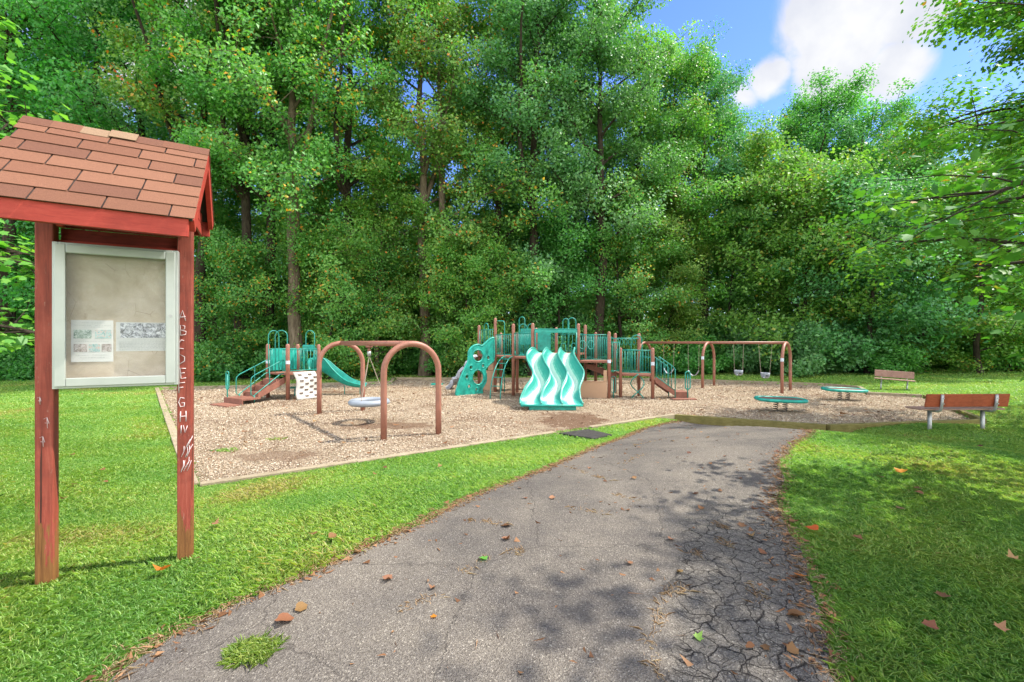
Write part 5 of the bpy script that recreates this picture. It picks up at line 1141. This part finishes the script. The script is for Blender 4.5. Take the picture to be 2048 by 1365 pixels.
for q in ((625, 1080), (665, 1085), (430, 1060), (205, 945), (145, 915), (210, 970), (150, 975), (128, 1005), (60, 820), (100, 835), (200, 812), (165, 790), (1760, 962), (1835, 985), (1838, 995), (1885, 980), (1800, 1026), (1930, 1055), (1715, 1088), (2025, 1130), (1885, 1205), (1860, 1270), (1700, 940), (1960, 905), (750, 955), (590, 985), (770, 940), (880, 940)):
    fleaf(*q, .08, 'deadleaf', 'dry brown leaf lying on the lawn grass', G_, .045)
G_ = 'dark leaves lying on the wood chips'
for k in range(60):
    px = rr.uniform(420, 1880); py = rr.uniform(800, 925); x, y = on_ground(px, py, True)
    if inside(np.array([(x, y)]), PLAY)[0] and pdist(np.array([(x, y)]), PLAY)[0] > .2: fleaf(px, py, rr.uniform(.07, .11), 'deadleaf', 'dark brown leaf lying on the wood chips', G_, .02, True)

# ------------------------------------------------------------------ labels by landmark for look-alikes
LMK = [(0, 'left of the kiosk'), (70, 'behind the left half of the display case'), (200, 'behind the right half of the display case'), (360, 'just right of the kiosk'),
       (465, 'above the steps of the small play tower'), (560, 'above the small play tower'), (650, 'above the small green slide'), (730, 'above the grey ring swing'), (805, 'above the nearer brown arch'),
       (890, 'above the figure eight climbing panel'), (985, 'above the arched ladder'), (1055, 'above the triple wave slide'), (1165, 'above the tan store panel'), (1235, 'above the spiral climber'),
       (1310, 'above the belt swings'), (1405, 'above the middle swing arch'), (1450, 'above the bucket swings'), (1555, 'above the right swing arch'), (1615, 'above the farther spring platform'),
       (1740, 'above the far bench'), (1845, 'above the nearer bench'), (2048, None)]
def screen(o):
    x, y, z = o.location; return 1024+910*x/max(y, .1), 682-910*(z-EYE)/max(y, .1)
ORD = ['leftmost', 'second from left', 'third from left', 'fourth from left', 'fifth from left', 'sixth from left', 'seventh from left', 'eighth from left', 'ninth from left', 'tenth from left', 'eleventh from left', 'twelfth from left', 'thirteenth from left', 'fourteenth from left']
def relabel(group, text, only=None):
    B = {}
    for o in list(col.objects):
        if o.parent is None and o.get('group') == group and (only is None or o.get('label') == only):
            px, py = screen(o); ph = None
            for a, b in LMK:
                if px >= a: ph = b
            if px < 0: ph = None
            B.setdefault(ph, []).append((px, o))
    for ph, L_ in B.items():
        L_.sort(key=lambda q: q[0])
        for k, (px, o) in enumerate(L_):
            if ph is None:
                sd = [q for q in L_ if (q[0] < 0) == (px < 0)]; o['label'] = text+(' beyond the left edge of the photo, ' if px < 0 else ' beyond the right edge of the photo, ')+ORD[[q[1] for q in sd].index(o)]; continue
            o['label'] = (text+' '+ph) if len(L_) == 1 else text+' '+ph+', '+('left one' if k == 0 else 'right one') if len(L_) == 2 else text+' '+ph+', '+ORD[k]
relabel('trees deep in the woods', 'tree deep in the woods'); relabel('distant trees at the back of the woods', 'distant tree'); relabel('understorey shrubs', 'shaded understorey shrub'); relabel('shrubs deep in the woods', 'tall shrub deep in the woods')
def relabel_rows(group, only, rows, text):
    """rows: (lowest pixel row, phrase); counted from the left inside each row"""
    B = {}
    for o in list(col.objects):
        if o.get('group') == group and o.get('label') == only:
            px, py = screen(o); ph = [r_ for r_ in rows if py < r_[0]][0][1]; B.setdefault(ph, []).append((px, o))
    for ph, L_ in B.items():
        L_.sort(key=lambda q: q[0])
        for k, (px, o) in enumerate(L_): o['label'] = f'{text}, {ORD[k]} {ph}' if k < len(ORD) else f'{text}, far right {ph}'
relabel_rows('dry leaves lying on the asphalt path', 'dry brown leaf lying on the asphalt path', [(876, 'in the row nearest the timber edging'), (925, 'in the second row from the timber edging'), (965, 'just beyond the first tree shadow'), (1030, 'in the middle of the path'), (1100, 'along the far end of the cracked strip'), (1400, 'in the nearest part of the path')], 'dry leaf on the asphalt')
relabel_rows('fallen leaves lying on the lawn', 'dry brown leaf lying on the lawn grass', [(900, 'near the playground'), (960, 'level with the near playground corner'), (1000, 'just nearer than the playground corner'), (1065, 'level with the kiosk feet'), (1400, 'in the nearest grass')], 'dry leaf on the lawn')
relabel_rows('dark leaves lying on the wood chips', 'dark brown leaf lying on the wood chips', [(815, 'around the play structure'), (835, 'behind the ring swing'), (850, 'level with the ring swing'), (870, 'level with the front arch'), (890, 'in front of the arches'), (1400, 'near the front edging')], 'dark leaf on the chips')
